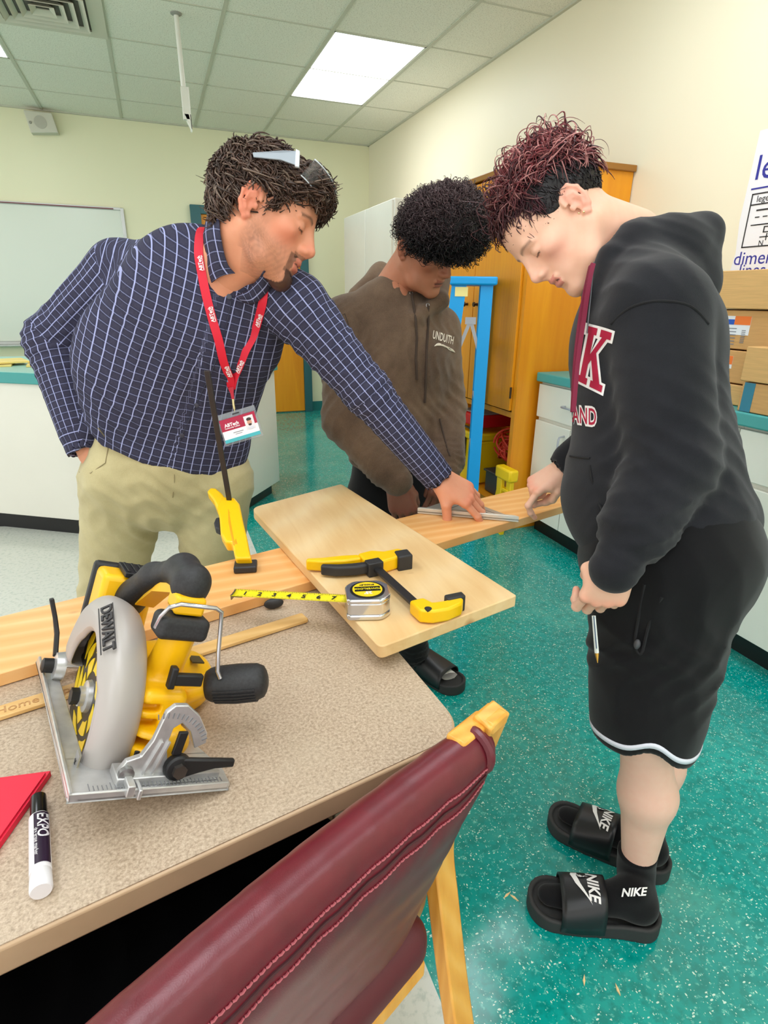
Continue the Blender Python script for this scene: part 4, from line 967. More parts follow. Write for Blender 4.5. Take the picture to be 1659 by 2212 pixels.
# bevel quadrant at the front
def qprism(pts,y0,y1,b): return b.prism([s_(x,0,z) for x,z in pts],sy*y0,sy*y1)
b=MB()
qprism([(.046,.004),(.046,.016),(.052,.028),(.066,.033),(.074,.050),(.080,.082),(.088,.090),(.100,.084),(.108,.090)][:7]+[(.102,.090),(.118,.078),(.132,.058),(.134,.046),(.122,.040),(.112,.060),(.100,.070),(.092,.064),(.090,.045),(.096,.024),(.100,.012),(.150,.012),(.150,.004)],.020,.028,b)
sm('bevel_quadrant',da,b,.001)
b=MB()
for x0,z0,x1,z1 in ((.07,.012,.082,.05),(.08,.012,.09,.05)): qprism([(x0,z0),(x0+.002,z0),(x1+.002,z1),(x1,z1)],.016,.021,b)
sm('ribs',da,b)
b=MB()
for k in range(14):
    a=math.radians(25+k*6.2); c_=(.086,.03); r0,r1=.046,.052; b.prism([s_(c_[0]+r0*math.cos(a),0,c_[1]+r0*math.sin(a)),s_(c_[0]+r1*math.cos(a),0,c_[1]+r1*math.sin(a)),s_(c_[0]+r1*math.cos(a+.02),0,c_[1]+r1*math.sin(a+.02)),s_(c_[0]+r0*math.cos(a+.02),0,c_[1]+r0*math.sin(a+.02))],sy*.019,sy*.0205)
sm('degree_marks',M['mark_grey'],b)
sm('pivot_pin',PL('pin',(150,150,150),metal=.8,rough=.3),MB().lathe([(0,.008),(.006,.008),(.007,.004)],s_(.054,.020,.016),-sy,16))
sm('bevel_lever',dk,MB().lathe([(0,.015),(.010,.014),(.012,.006)],s_(.106,.020,.022),-sy,18).strip([s_(.106,.013,.022),s_(.128,.010,.026),s_(.146,.009,.028),s_(.168,.008,.028)],sz,[.024,.016,.011,.009],.007),.002)
sm('lever_nut',PL('nut',(90,84,80),metal=.7,rough=.35),MB().lathe([(0,.008),(.006,.008)],s_(.106,.009,.022),-sy,6))
sm('post_bracket',dk,MB().prism([s_(.096,0,.036),s_(.106,0,.036),s_(.108,0,.062),s_(.098,0,.062)],sy*.014,sy*.019),.001)
# blade + arbor
bc=(.170,.030)
b=MB(); Rb=.092; pts=[]
for k in range(96):
    a=2*math.pi*k/96; r_=Rb if k%4 else Rb*.955; pts.append((bc[0]+r_*math.cos(a),bc[1]+r_*math.sin(a)))
b.prism([s_(0,y,z) for y,z in pts],sx*.037,sx*.0395); sm('blade',PL('blade_black',(34,30,22),rough=.35,metal=.3),b)
by=PL('blade_yellow',(238,206,20),rough=.35)
b=MB(); 
for k in range(7):
    a0=2*math.pi*k/7+.3
    for r0,r1,da_ in ((.030,.046,.62),(.052,.066,.55),(.070,.084,.48)):
        n=8; P_=[(r0+(r1-r0)*.0,a0+da_*i/n) for i in range(n+1)]+[(r1,a0+.25+da_*i/n) for i in range(n,-1,-1)]
        b.prism([s_(0,bc[0]+r*math.cos(a),bc[1]+r*math.sin(a)) for r,a in P_],sx*.0362,sx*.0369)
sm('blade_graphics',by,b)
sm('arbor_flange',da,MB().lathe([(0,.020),(.005,.019),(.006,.012),(.012,.012)],s_(.037,*bc),-sx,24)); sm('arbor_bolt',dk,MB().lathe([(0,.010),(.010,.010)],s_(.026,*bc),-sx,6))
# upper guard: crescent with a rolled rim
n=34; A0,A1=math.radians(8),math.radians(208); Ro=.123
th_=np.linspace(A0,A1,n)
def wth(a):
    d_=math.degrees(a); return .016+.010*max(0,min(1,(150-d_)/30))+.026*max(0,min(1,(110-d_)/45))
GP=lambda a,r: (bc[0]+r*math.cos(a),bc[1]+r*math.sin(a))
b=MB(); vs=[];fs=[]
rows=[lambda a:(.0225,)+GP(a,Ro-wth(a)),lambda a:(.0185,)+GP(a,Ro-wth(a)+.002),lambda a:(.0185,)+GP(a,Ro-.0155),lambda a:(.0255,)+GP(a,Ro-.0075),lambda a:(.0325,)+GP(a,Ro-.001),lambda a:(.042,)+GP(a,Ro),lambda a:(.056,)+GP(a,Ro-.006),lambda a:(.066,)+GP(a,Ro-.012),lambda a:(.070,)+GP(a,Ro-.022),lambda a:(.070,)+GP(a,Ro-.06)]
for a in th_:
    for r_ in rows: vs.append(s_(*r_(a)))
R_=len(rows)
for i in range(n-1):
    for j in range(R_-1): fs.append((i*R_+j,i*R_+j+1,(i+1)*R_+j+1,(i+1)*R_+j))
fs.append(tuple(range(R_))); fs.append(tuple(range((n-1)*R_,n*R_))[::-1])
b.add(vs,fs); gd=sm('upper_guard',dg,b); gs=gd.modifiers.new('sol','SOLIDIFY'); gs.thickness=.003; gs.offset=1; sb_=gd.modifiers.new('ss','SUBSURF'); sb_.levels=sb_.render_levels=1
a_=math.radians(118); pc=s_(.0145,bc[0]+.103*math.cos(a_),bc[1]+.103*math.sin(a_)); td=nrm(-sy*math.sin(a_)+sz*math.cos(a_))*1
# lettering along the guard
a_=math.radians(116); pc=s_(.0255-.003,bc[0]+.1185*math.cos(a_),bc[1]+.1185*math.sin(a_)); xd=nrm(sy*math.sin(a_)-sz*math.cos(a_)); xd=-xd; yd=nrm(sy*math.cos(a_)+sz*math.sin(a_)+sx)
textmesh('DEWALT',.0185,pc,xd,yd,PL('logo_dark',(40,38,40)),'brand_letters',sawt,bold=.025,xs=.95,depth=.002)
MB().strip([pc-xd*.036+yd*.0085,pc+xd*.036+yd*.0085],yd,.0012,.0006).strip([pc-xd*.036-yd*.0085,pc+xd*.036-yd*.0085],yd,.0012,.0006).build('logo_rules',M['logo_dark'],sawt)
a_=math.radians(193); pc=s_(.0165,bc[0]+.111*math.cos(a_),bc[1]+.111*math.sin(a_)); MB().box((-.012,-.0075,-.0006),(.012,.0075,.0),pc-sx*.002,np.array([sz,sy,sx])).build('safety_icon_plate',PL('icon_grey',(150,146,144)),sawt)
textmesh('K',.011,pc-sx*.0032,-sy,sz,M['logo_dark'],'safety_icon',sawt)
# lower guard + lever
b=MB(); lo=[(bc[0]+.100*math.cos(a),bc[1]+.100*math.sin(a)) for a in np.linspace(math.radians(188),math.radians(300),18)]; li=[(bc[0]+.070*math.cos(a),bc[1]+.070*math.sin(a)) for a in np.linspace(math.radians(188),math.radians(300),18)][::-1]
b.prism([s_(0,y,z) for y,z in [p for p in lo+li] if True],sx*.030,sx*.052); sm('lower_guard',PL('lg',(70,64,62),rough=.4,metal=.4),b,.002)
sm('guard_boss',da,MB().lathe([(0,.020),(.012,.018),(.014,.008)],s_(.024,.285,.020),-sx,20)); sm('boss_cap',dk,MB().lathe([(0,.010),(.012,.010),(.014,.006)],s_(.010,.285,.020),-sx,16))
sm('guard_lever',dk,MB().strip([s_(.012,.295,.03),s_(.010,.315,.055),s_(.004,.325,.075),s_(-.006,.330,.10)],sy,[.010,.012,.008,.014],.006),.0015)
# motor housing (smooth SDF bodies)
q=SDF()
q.u(cone((.080,.165,.050),(.110,.165,.055),.052,.050),.0).u(cone((.110,.170,.055),(.150,.178,.050),.047,.042),.01).u(rbox((.095,.110,.040),(.028,.040,.042),r=.012),.012)
q.u(cone((.098,.120,.08),(.100,.098,.148),.021,.018,n=(1,0,0),fl=1.1),.016).u(cone((.080,.225,.075),(.070,.270,.12),.020,.016),.012).u(rbox((.085,.205,.035),(.03,.05,.03),r=.01),.02).u(cone((.088,.07,.02),(.110,.055,.030),.024,.018),.015)
for z in (.028,.045,.062): q.s(rbox((.079,.063,z),(.012,.02,.0045),r=.002),.003)
q.i(plane((.064,0,0),(-1,0,0)),.004)
vs,F=nets(q,(.0,.0,-.03),(.23,.33,.20),.0026); bodyobj=np_mesh('motor_housing',vs@SM+SB,F,dy,sawt)
sm('end_cap_vent',dk,MB().lathe([(0,.030),(.004,.028)],s_(.196,.180,.050),sx,20)) if 0 else None
# rear D handle with battery
q=SDF(); q.u(cone((.100,.110,.205),(.100,.145,.212),.0175,.0175),0).u(cone((.100,.145,.212),(.085,.205,.182),.0165,.0165),.012).u(cone((.085,.205,.182),(.075,.265,.125),.0175,.025),.012)
q.u(cone((.100,.104,.178),(.100,.108,.205),.0175,.0185),.014).u(cone((.100,.108,.205),(.098,.150,.205),.0185,.0170),.014)
vs,F=nets(q,(.03,.06,.09),(.15,.31,.25),.0026); cc=(vs[:,2]+.0*vs[:,1]); np_mesh('rubber_grip',vs@SM+SB,F,db,sawt)
sm('trigger_frame',dy,MB().strip([s_(.100,.126,.170),s_(.100,.130,.190),s_(.094,.190,.172),s_(.088,.225,.14)],sx,.026,.012),.004)
q=SDF(); q.u(rbox((.096,.094,.155),(.030,.020,.014),r=.008),0); vs,F=nets(q,(.05,.06,.12),(.14,.13,.19),.0022); np_mesh('front_band',vs@SM+SB,F,db,sawt)
sm('handle_base',dy,MB().prism([s_(.080,.082,.170),s_(.116,.082,.170),s_(.116,.118,.174),s_(.080,.118,.174)],sz*0,sz*.022),.004)
sm('rafter_hook',PL('hook_wire',(200,200,204),rough=.25,metal=.9),MB().tube([s_(.066,.088,.152),s_(.066,.080,.168),s_(.070,.072,.182),s_(.080,.068,.188),s_(.122,.068,.188),s_(.130,.068,.184),s_(.134,.070,.170),s_(.140,.068,.135),s_(.145,.066,.112),s_(.150,.064,.104)],.0026,10))
# battery
b=MB().prism([s_(.035,.245,.085),s_(.105,.245,.085),s_(.105,.250,.165),s_(.035,.250,.165)],sy*0,sy*.055); sm('battery',dy,b,.008,seg=3)
b=MB().prism([s_(.032,.298,.082),s_(.108,.298,.082),s_(.108,.303,.168),s_(.032,.303,.168)],sy*0,sy*.018); sm('battery_base',dk,b,.005)
b=MB().prism([s_(.060,.246,.165),s_(.103,.246,.165),s_(.103,.298,.167),s_(.060,.298,.167)],sz*0,sz*.007); 
for k in range(4): b.prism([s_(.064+.01*k,.252,.172),s_(.068+.01*k,.252,.172),s_(.068+.01*k,.292,.174),s_(.064+.01*k,.292,.174)],sz*0,sz*.002)
sm('battery_latch',dk,b,.001)
# auxiliary front knob
k0=V3(.148,.090,.084); k1=V3(.205,.052,.108); kd=nrm(k1-k0); Lk=.072
b=MB(); P0=SM.T@k0+SB; P1=SM.T@k1+SB; KD=nrm(P1-P0); Lk=np.linalg.norm(P1-P0)
b.lathe([(-.002,.012),(0,.0175),(.005,.0205),(Lk*.2,.0225),(Lk*.55,.0235),(Lk*.85,.0225),(Lk*.96,.019),(Lk,.014),(Lk+.002,.008)],P0,KD,36)
sm('side_knob',db,b)
b=MB(); x,y,_=frame(KD)
for k in range(30):
    a=2*math.pi*k/30; dirr=math.cos(a)*x+math.sin(a)*y
    if dirr[2]<.3: b.strip([P0+KD*Lk*.15+dirr*.0220,P0+KD*Lk*.5+dirr*.0236,P0+KD*Lk*.85+dirr*.0226],np.cross(KD,dirr),.0024,.0024)
sm('knob_ribs',db,b)
sm('knob_stem',dy,MB().tube([s_(.120,.10,.066),P0],.014,16))
sm('lock_lever',dk,MB().box((-.018,-.004,-.006),(.018,.006,.008),s_(.112,.068,.098),SM).box((-.022,-.005,-.010),(-.014,.007,.016),s_(.112,.068,.098),SM),.002)
sm('speed_badge',dk,MB().box((-.010,-.0015,-.008),(.010,.0015,.008),s_(.079,.052,.014),SM),.001)
sm('rating_plate',PL('plate_dark',(70,60,30)),MB().box((-.008,-.011,-.001),(.008,.011,.001),s_(.150,.150,.0925),SM))
# ------------------------------------------------------------------ maroon armchair
mar=mat('vinyl',plain,'maroon_vinyl',(100,20,34),rough=.34,spec=.6,nscale=40,namt=.06,bs=.12,bscale=900); mark=PL('maroon_dark',(92,24,34),rough=.5,bs=.15,bscale=900,bd=.001)
hw=mat('birch',m_wood,'honey_birch',(222,150,52),(236,172,72),(242,184,92),(60,60,5),(0,0,0),.32,3.,False)
t=thing('armchair',(.05,.6,0),'maroon vinyl armchair with a honey coloured wood frame in the foreground','chair')
cd_=nrm(V3(.905,.425,0)); cn=nrm(V3(-.425,.905,0)); cr=V3(.288,.452,.805)   # right end of the top roll
def C_(a,b_,z): return cr+cd_*a+cn*b_+V3(0,0,z-.805)     # a along width (negative=left), b towards the table
q=SDF()
# padded back: curved shell
N=9
for i in range(N):
    a0=-.50*i/N; a1=-.50*(i+1)/N; bow=lambda a: .010*math.sin(math.pi*(-a)/.50)
    q.u(cone(C_(a0,.0+bow(a0),.790),C_(a1,bow(a1),.790),.024,.024),.0 if i==0 else .002)
    for zz,off,r_ in ((.74,.010,.022),(.68,.023,.021),(.62,.037,.020),(.56,.052,.019),(.51,.063,.018)):
        sh=-.045*(.79-zz)/.28; q.u(cone(C_(a0*(1-.1)+sh*(1-i/N)-.0,off+bow(a0),zz),C_(a1*(1-.1)+sh*(1-(i+1)/N),off+bow(a1),zz),r_,r_),.055)
P_=C_(-.25,0,.65); vs,F=nets(q,P_-V3(.36,.30,.22),P_+V3(.36,.34,.24),.007); back=np_mesh('backrest',vs,F,mar,t)
bv=bvh_of(back)
# stitched seam lines along the roll
b=MB(); b2=MB(); view=cv(0,-.3,1)
for off,zz,bb in ((0,.781,b),(.0,.770,b2),(0,.760,b)):
    pts=[]
    for a in np.linspace(-.008,-.49,80):
        p=C_(a,-.06,zz+.0); h=bv.ray_cast(Vector(p-cn*.1),Vector(cn),.4)
        if h[0] is not None: pts.append(np.array(h[0])-cn*.0006)
    if bb is b:
        for i in range(0,len(pts)-1):
            bb.tube([pts[i],pts[i]*.5+pts[i+1]*.5-cn*.0008+V3(0,0,.0),pts[i]*.15+pts[i+1]*.85],.0011,5)
    else: bb.tube(pts,.0016,6)
b.build('stitching',PL('thread',(168,84,92),rough=.6),back); b2.build('seam',PL('seam_dark',(60,14,22)),back)
b=MB(); b.tube([C_(-.004,.0,.812)+V3(0,0,.003)]+[C_(-.004+.0,.0+.026*math.sin(s)*-1,.790+.026*math.cos(s)) for s in np.linspace(.2,2.8,10)]+[C_(-.026,.034,.62),C_(-.040,.055,.53)],.006,8); b.build('welt',mar,back)
q=SDF(); q.u(rbox(C_(-.255,.27,.445),(.245,.245,.040),np.array([cd_,cn,V3(0,0,1)]),.035),0); P_=C_(-.25,.27,.445)
vs,F=nets(q,P_-V3(.40,.40,.06),P_+V3(.40,.40,.06),.007); np_mesh('seat',vs,F,mark,t)
b=MB().box((-.235,-.235,-.03),(.235,.235,0),C_(-.255,.27,.404),np.array([cd_,cn,V3(0,0,1)])); b.build('seat_frame',hw,t,bev=.004)
def smoothpath(P,n=6):
    P=[np.array(p,float) for p in P]; out=[]
    for i in range(len(P)-1):
        p0=P[max(i-1,0)];p1=P[i];p2=P[i+1];p3=P[min(i+2,len(P)-1)]
        for k in range(n):
            u=k/n; out.append(.5*((2*p1)+(-p0+p2)*u+(2*p0-5*p1+4*p2-p3)*u*u+(-p0+3*p1-3*p2+p3)*u**3))
    return out+[P[-1]]
for sgn,name in ((1,'r'),(-1,'l')):
    a=.028 if sgn>0 else -.535
    g_=lambda b_,z,da=0: C_(a+da*sgn,b_,z)
    MB().strip(smoothpath([g_(-.004,.822),g_(.016,.74),g_(.042,.64),g_(.060,.56),g_(.045,.46),g_(.010,.28),g_(-.03,.12),g_(-.06,.0)]),cd_,.040,.026).build('rear_post',hw,t,bev=.003)
    MB().strip(smoothpath([g_(.042,.66,.0),g_(.10,.665),g_(.22,.655),g_(.33,.63),g_(.385,.58),g_(.39,.48),g_(.385,.2),g_(.39,.0)]),cd_,.034,.022).build('arm_and_front_leg',hw,t,bev=.003)
    MB().strip(smoothpath([g_(.046,.60,-.016),g_(.075,.52,-.016),g_(.085,.42,-.016),g_(.13,.33,-.016),g_(.3,.27,-.016),g_(.38,.26,-.016)]),cd_,.024,.016).build('side_brace',hw,t,bev=.003)
    MB().prism([C_(a+x_,y_,.0) for x_,y_ in ((-.016,-.016),(.016,-.016),(.016,.012),(-.016,.012))],(0,0,.806),(0,0,.822)).build('post_cap',hw,t,bev=.003)
MB().strip([C_(.028,.004,.798),C_(-.03,.006,.796)],(0,0,1),.04,.026).build('top_rail',hw,t,bev=.004)

q=SDF(); BB=np.array([cd_,cn,V3(0,0,1)]); q.u(rbox(C_(-.33,.345,.548),(.265,.195,.060),BB,.028),0)  # soft black shape on the seat, stand-in for an unidentified black area
P_=C_(-.33,.33,.548); vs,F=nets(wrinkle(q,[(P_,.4,cd_,.11,.004,cn)]),P_-V3(.42,.40,.09),P_+V3(.42,.40,.09),.009)
filler=np_mesh('black_filler',vs,F,PL('black_matte',(6,6,7),rough=1.,spec=.05)); tag(rehome(filler),'soft black filler shape lying on the maroon chair seat under the table edge','filler')
# ================================================================== the teacher
SK1=(226,160,126)
man=thing('person',(-.02,1.62,0),'bearded man in navy checked shirt leaning over, one hand reaching onto the plank','person')
M_sh=at(262,592,1.38); M_el=at(118,738,1.42); M_wr=at(186,968,1.43)
L_sh=at(640,662,1.29); L_el=at(792,845,1.34); L_wr=at(945,1030,1.41)
pel=at(362,1000,1.49); wst=at(385,905,1.44); wst2=at(372,800,1.40); chs=at(445,680,1.33); nkb=at(500,575,1.26)
hc=at(572,466,1.185); HB=basis(cv(.91,-.40,.06),cv(.33,.93,-.08))
tf=cv(.38,-.25,-.90)     # chest direction
V_,F_,C_l,inv1=head(hc,HB,1.0,at(498,585,1.25),.058,dict(skin=SK1,brow=(92,62,44),stubble=(120,82,62),beard=(58,38,32),red=(224,128,104),lips=(206,120,104)))
parts=[(V_,F_,C_l)]
# reaching left hand, palm on the square
tip=atz(1068,1112,PZ+.02)
fd=nrm(atz(1050,1095,PZ+.028)-L_wr)
parts.append(hand(L_wr+fd*.005,cv(.86,-.52,.06),cv(.12,.66,-.74),1,[(16,18,10,7),(20,20,10,2),(24,22,12,-4),(26,26,12,-9)],[(.018,.022,-.008),(.048,.046,-.022),(.070,.058,-.050),(.086,.058,-.074)],1.0,L_el*.25+L_wr*.75,SK1))
# hand in the trouser pocket
pw=nrm(at(250,1060,1.43)-M_wr)
parts.append(hand(M_wr,pw,nrm(cv(-.6,.1,-.8)),-1,[(22,20,10,2)]*4,[(.018,.022,-.008),(.05,.034,-.018),(.08,.034,-.028),(.10,.030,-.034)],.96,M_el*.2+M_wr*.8,SK1,res=.003))
parts.append(limb([(nkb,chs,.075,.11),(chs,wst,.11,.10),(wst,pel,.10,.10),(nkb,M_sh*.85+nkb*.15,.05,.045),(nkb,L_sh*.85+nkb*.15,.05,.045),(M_sh*.9+nkb*.1,M_el,.045,.036),(M_el,M_wr,.036,.026),(L_sh*.9+nkb*.1,L_el,.045,.036),(L_el,L_wr,.036,.027)],.012,SK1))
V_,F_,C_l=merge(parts); body=np_mesh('body',V_,F_,skin_mat(),man,cols=C_l)
# hair
hs=SDF(); hs.u(ell((-.018,0,.040),(.106,.083,.088)),0).u(ell((-.055,0,-.012),(.050,.066,.055)),.03).u(cone((.072,-.04,.080),(.072,.04,.080),.026,.026),.04)
hs.s(ell((.100,0,-.022),(.082,.12,.078)),.02).s(rbox((.02,0,-.085),(.062,.2,.085),r=.02),.015).s(plane((0,0,-.062),(0,0,1)),.01)
for s in (-1,1): hs.s(ell((-.006,s*.095,-.008),(.030,.045,.040)),.006)
wh_=wrinkle(hs,[(V3(0,0,.04),.2,(1,.2,-.4),.022,.006,(0,1,.5)),(V3(0,0,.04),.2,(.3,1,.6),.017,.004,(1,0,.3))])
vs,F=nets(wh_,(-.16,-.12,-.09),(.14,.12,.17),.0035); 
hcol=L3((62,44,36)); n=len(vs)
D=fib(5200,3); 
Dp,Nn,ok=on_surface(hs,D,V3(-.01,0,.05)); ok&=(np.abs(hs(Dp))<.004)&~((np.abs(Dp[:,1])>.055)&(Dp[:,0]>-.045)&(Dp[:,0]<.04)&(Dp[:,2]<.045))&(Dp[:,2]>-.062)&~((Dp[:,0]>.05)&(Dp[:,2]<.055))&(np.abs(Nn[:,0]*0+1)>0)
Dp,Nn=Dp[ok],Nn[ok]; crown=V3(-.05,0,.14); fl=Dp-crown+V3(.035,0,0)
lv,lf,lc=locks('l',Dp-Nn*.003,Nn,fl,None,(.036,.058),.0025,.0050,.75,lambda P,rg: L3((70,50,40))[None]*(.45+1.15*rg.rand(len(P)))[:,None]+np.outer((rg.rand(len(P))>.85)*.10,V3(1,.8,.6)),None,seg=10,lift=.10,seed=2)
# forelock overhang
k=(Dp[:,0]>.045)&(Dp[:,2]>.04); lv2,lf2,lc2=locks('l',Dp[k],Nn[k],V3(1,0,-.75)[None]+np.zeros((k.sum(),3)),None,(.030,.044),.0024,.0060,1.0,lambda P,rg: L3((72,52,42))[None]*(.5+1.0*rg.rand(len(P)))[:,None],None,seg=11,lift=.16,seed=5)
V_,F_,C_l=merge([(vs,F,np.tile(hcol*.7,(n,1))),(lv,lf,lc),(lv2,lf2,lc2)]); np_mesh('hair',V_@HB+hc,F_,hairm('hair_brown'),man,cols=C_l)
# beard tuft as geometry on chin and lip
D=fib(1500,9); hd_=SDF(); hd_.u(ell((.080,0,-.103),(.0205,.0255,.021)),0); Dp,Nn,ok=on_surface(hd_,D,V3(.080,0,-.103),.05); k=(Dp[:,2]<-.086)&(Dp[:,0]>.058); Dp,Nn=Dp[k],Nn[k]
lv,lf,lc=locks('b',Dp-Nn*.003,Nn,np.tile(V3(.1,0,-1),(len(Dp),1)),None,(.007,.013),.0007,.001,.5,lambda P,rg: L3((58,38,32))[None]*(.5+1.1*rg.rand(len(P)))[:,None],None,seg=4,lift=.25,seed=8)
y=np.linspace(-.022,.022,220); rg=np.random.RandomState(4); Dp=np.stack([.0985-12*y*y+.0,y,-.047-.004*rg.rand(220)-8*y*y],1); Nn=np.tile(V3(1,0,.1),(220,1))
lv2,lf2,lc2=locks('m',Dp-V3(.001,0,0),Nn,np.stack([0*y,y*20,-1+0*y],1),None,(.005,.009),.0006,.0006,.4,lambda P,rg: L3((104,70,50))[None]*(.5+1.*rg.rand(len(P)))[:,None],None,seg=4,lift=.2,seed=9)
V_,F_,C_l=merge([(lv,lf,lc),(lv2,lf2,lc2)]); np_mesh('beard',V_@HB+hc,F_,hairm('hair_brown'),man,cols=C_l)
# shirt
up_t=nrm(chs-wst); sideax=nrm(np.cross(up_t,tf))
q=SDF()
q.u(cone(wst-up_t*.04,wst2,.192,.208,n=tf,fl=.62),0).u(cone(wst2,chs,.208,.190,n=tf,fl=.62),.04)
q.u(cone(chs,nkb-up_t*.01,.165,.070,n=tf,fl=.72),.05)
q.u(cone(nkb*.55+M_sh*.45+up_t*.01,M_sh,.062,.070),.05).u(cone(nkb*.5+L_sh*.5,L_sh,.062,.064),.05)
arm=SDF(); arm.u(cone(M_sh,M_el,.076,.066),0).u(cone(M_el,M_wr*.85+M_el*.15,.068,.052),.02).u(cone(M_wr*.86+M_el*.14,M_wr*.99+M_el*.01,.050,.047),.004)
arm2=SDF(); arm2.u(cone(L_sh,L_el,.072,.054),0).u(cone(L_el,L_wr*.86+L_el*.14,.053,.042),.02).u(cone(L_wr*.86+L_el*.14,L_wr,.0405,.040),.004)
q.s(cone(nkb+up_t*.01,nkb+nrm(hc-nkb)*.2,.060,.075),.01)
q.s(plane(wst-up_t*.085,up_t),.012)
q.u(arm,.025).u(arm2,.03)
q.s(cone(nkb+up_t*.01,nkb+nrm(hc-nkb)*.2,.056,.072),.01)
wr=cv(0,0,1)
F_w=wrinkle(q,[(M_el,.10,M_wr-M_el,0.0517,0.0059,wr),(M_el*.5+M_sh*.5,.12,M_sh-M_el+cv(.3,-.5,0),0.0690,0.0043,wr),(L_sh*.7+L_el*.3,.11,cv(.9,.3,0),0.0575,0.0051,L_el-L_sh),(L_el,.10,L_wr-L_el,0.0575,0.0043,wr),(at(430,830,1.3),.17,cv(.95,.12,0),0.0862,0.0051,up_t),(at(330,700,1.3),.12,cv(.7,.7,0),0.0690,0.0043,up_t),(at(270,880,1.33),.12,cv(.6,.8,0),0.0690,0.0059,sideax)])
q_sh=lambda P:F_w(P)
segs=[dict(d=lambda P:cone(wst-up_t*.04,chs,.2,.19,n=tf,fl=.62)(P)-.012,uv=lambda P:np.stack([(P-chs)@sideax*1.0+.25*np.abs((P-chs)@tf)*np.sign((P-chs)@sideax),(P-chs)@up_t+.12*((P-chs)@tf)],1)),
 dict(d=lambda P:cone(nkb*.6+M_sh*.4,M_sh*.9+nkb*.1,.07,.07)(P)-.004,uv=lambda P:np.stack([(P-chs)@sideax,(P-chs)@up_t+1.1*((P-chs)@tf)],1)),
 dict(d=cone(M_sh*.85+M_el*.15,M_el,.076,.066),uv=uvtube(M_sh,M_el,.072,FW)),dict(d=cone(M_el,M_wr*.87+M_el*.13,.068,.05),uv=uvtube(M_el,M_wr,.062,FW,.1)),
 dict(d=lambda P:cone(M_wr*.87+M_el*.13,M_wr,.048,.047)(P)-.003,uv=lambda P:uvtube(M_el,M_wr,.055,FW,.1)(P)[:,::-1]),
 dict(d=cone(L_sh*.88+L_el*.12,L_el,.070,.054),uv=uvtube(L_sh,L_el,.062,FW)),dict(d=cone(L_el,L_wr,.053,.042),uv=uvtube(L_el,L_wr,.055,FW,.08))]
lo=np.minimum.reduce([M_el,M_wr,wst,chs,L_sh,L_wr,nkb])-.16; hi=np.maximum.reduce([M_sh,M_el,M_wr,wst,chs,L_sh,L_wr,nkb])+.16
plaid=mat('plaid',m_plaid)
# open the cuffs
q.s(cone(M_wr*1.0,M_wr*1.25-M_el*.25,.040,.05),.004).s(cone(L_wr,L_wr*1.3-L_el*.3,.034,.05),.004)
shirt=cloth('shirt',q_sh,lo,hi,.0062,plaid,man,segs); shb=bvh_of(shirt)
# collar: stand and two wings laid from the shirt surface up to the neck
def wing(outer,inner,do,di):
    o_=smoothpath([surf(shb,x,y,d)[0] for (x,y),d in zip(outer,do)],5); nbv=bvh_of(body)
    i_=[]
    for (x,y),d in zip(inner,di):
        r=nrm(at(x,y,1)-CAM); h=nbv.ray_cast(Vector(CAM),Vector(r)); h2=shb.ray_cast(Vector(CAM),Vector(r)); 
        D=min([np.linalg.norm(np.array(k[0])-CAM) for k in (h,h2) if k[0] is not None] or [1.28]); i_.append(CAM+r*(D-d))
    i_=smoothpath(i_,5); m_=7; V=[];Fq=[]
    for k in range(len(o_)):
        for j in range(m_+1):
            u=j/m_; V.append(o_[k]*(1-u)+i_[k]*u-FW*.010*math.sin(math.pi*u))
    for k in range(len(o_)-1):
        for j in range(m_): Fq.append((k*(m_+1)+j,k*(m_+1)+j+1,(k+1)*(m_+1)+j+1,(k+1)*(m_+1)+j))
    uv=np.array([[(f%(m_+1))*.006,(f//(m_+1))*.0055] for q_ in Fq for f in q_])
    c_=np_mesh('collar',np.array(V),np.array(Fq),plaid,man,uv=uv); sl=c_.modifiers.new('s','SOLIDIFY'); sl.thickness=.0022; return c_
wing([(446,478),(442,515),(447,555),(453,590),(458,612)],[(474,468),(476,500),(483,540),(493,572),(508,590)],[.006]*5,[.010,.010,.010,.010,.008])
wing([(596,600),(586,625),(566,645),(548,655),(524,652)],[(570,588),(560,600),(545,615),(530,628),(507,640)],[.008]*5,[.010,.010,.010,.010,.008])
# buttons
bt=PL('button',(60,62,78),rough=.25)
for x,y in ((448,812),(393,940),(495,641),(425,875)):
    p,nn=surf(shb,x,y); MB().lathe([(-.001,.0055),(.0015,.0055),(.002,.004)],p,nn,12).build('button',bt,shirt)
b=MB(); pl_=[surf(shb,x,y,.0012)[0] for x,y in ((500,650),(484,720),(462,790),(430,860),(398,930),(388,955))]; b.strip(smoothpath(pl_,5),cv(.97,-.2,-.1),.0012,.002); b.build('placket_seam',PL('thread_dark',(44,46,66)),shirt)
# trousers
kh=mat('khaki',m_fabric,'khaki_twill',(176,164,122),(196,186,144),.15,6,900,.85,.2)
hipR=at(275,1040,1.52); hipL=at(455,1040,1.54); knR=at(236,1290,1.66); knL=at(462,1270,1.68); anR=V3(knR[0]-.01,knR[1]+.06,.07); anL=V3(knL[0]+.0,knL[1]+.06,.07)
q=SDF(); q.u(cone(wst+up_t*.02,pel,.150,.182,n=tf,fl=.66),0).u(cone(hipR,knR,.112,.080),.03).u(cone(knR,anR,.080,.060),.02)
ql=SDF(); ql.u(cone(hipL,knL,.108,.076),0).u(cone(knL,anL,.076,.060),.02); q.u(ql,.018).u(cone(hipL,pel,.105,.12),.03).u(cone(hipR,pel,.11,.12),.03)
q.u(ell(at(232,1035,1.43),(.050,.055,.060)),.03)
q.s(cone(anR-V3(0,0,.04),anR-V3(0,0,.2),.06,.08),.004).s(cone(anL-V3(0,0,.04),anL-V3(0,0,.2),.06,.08),.004)
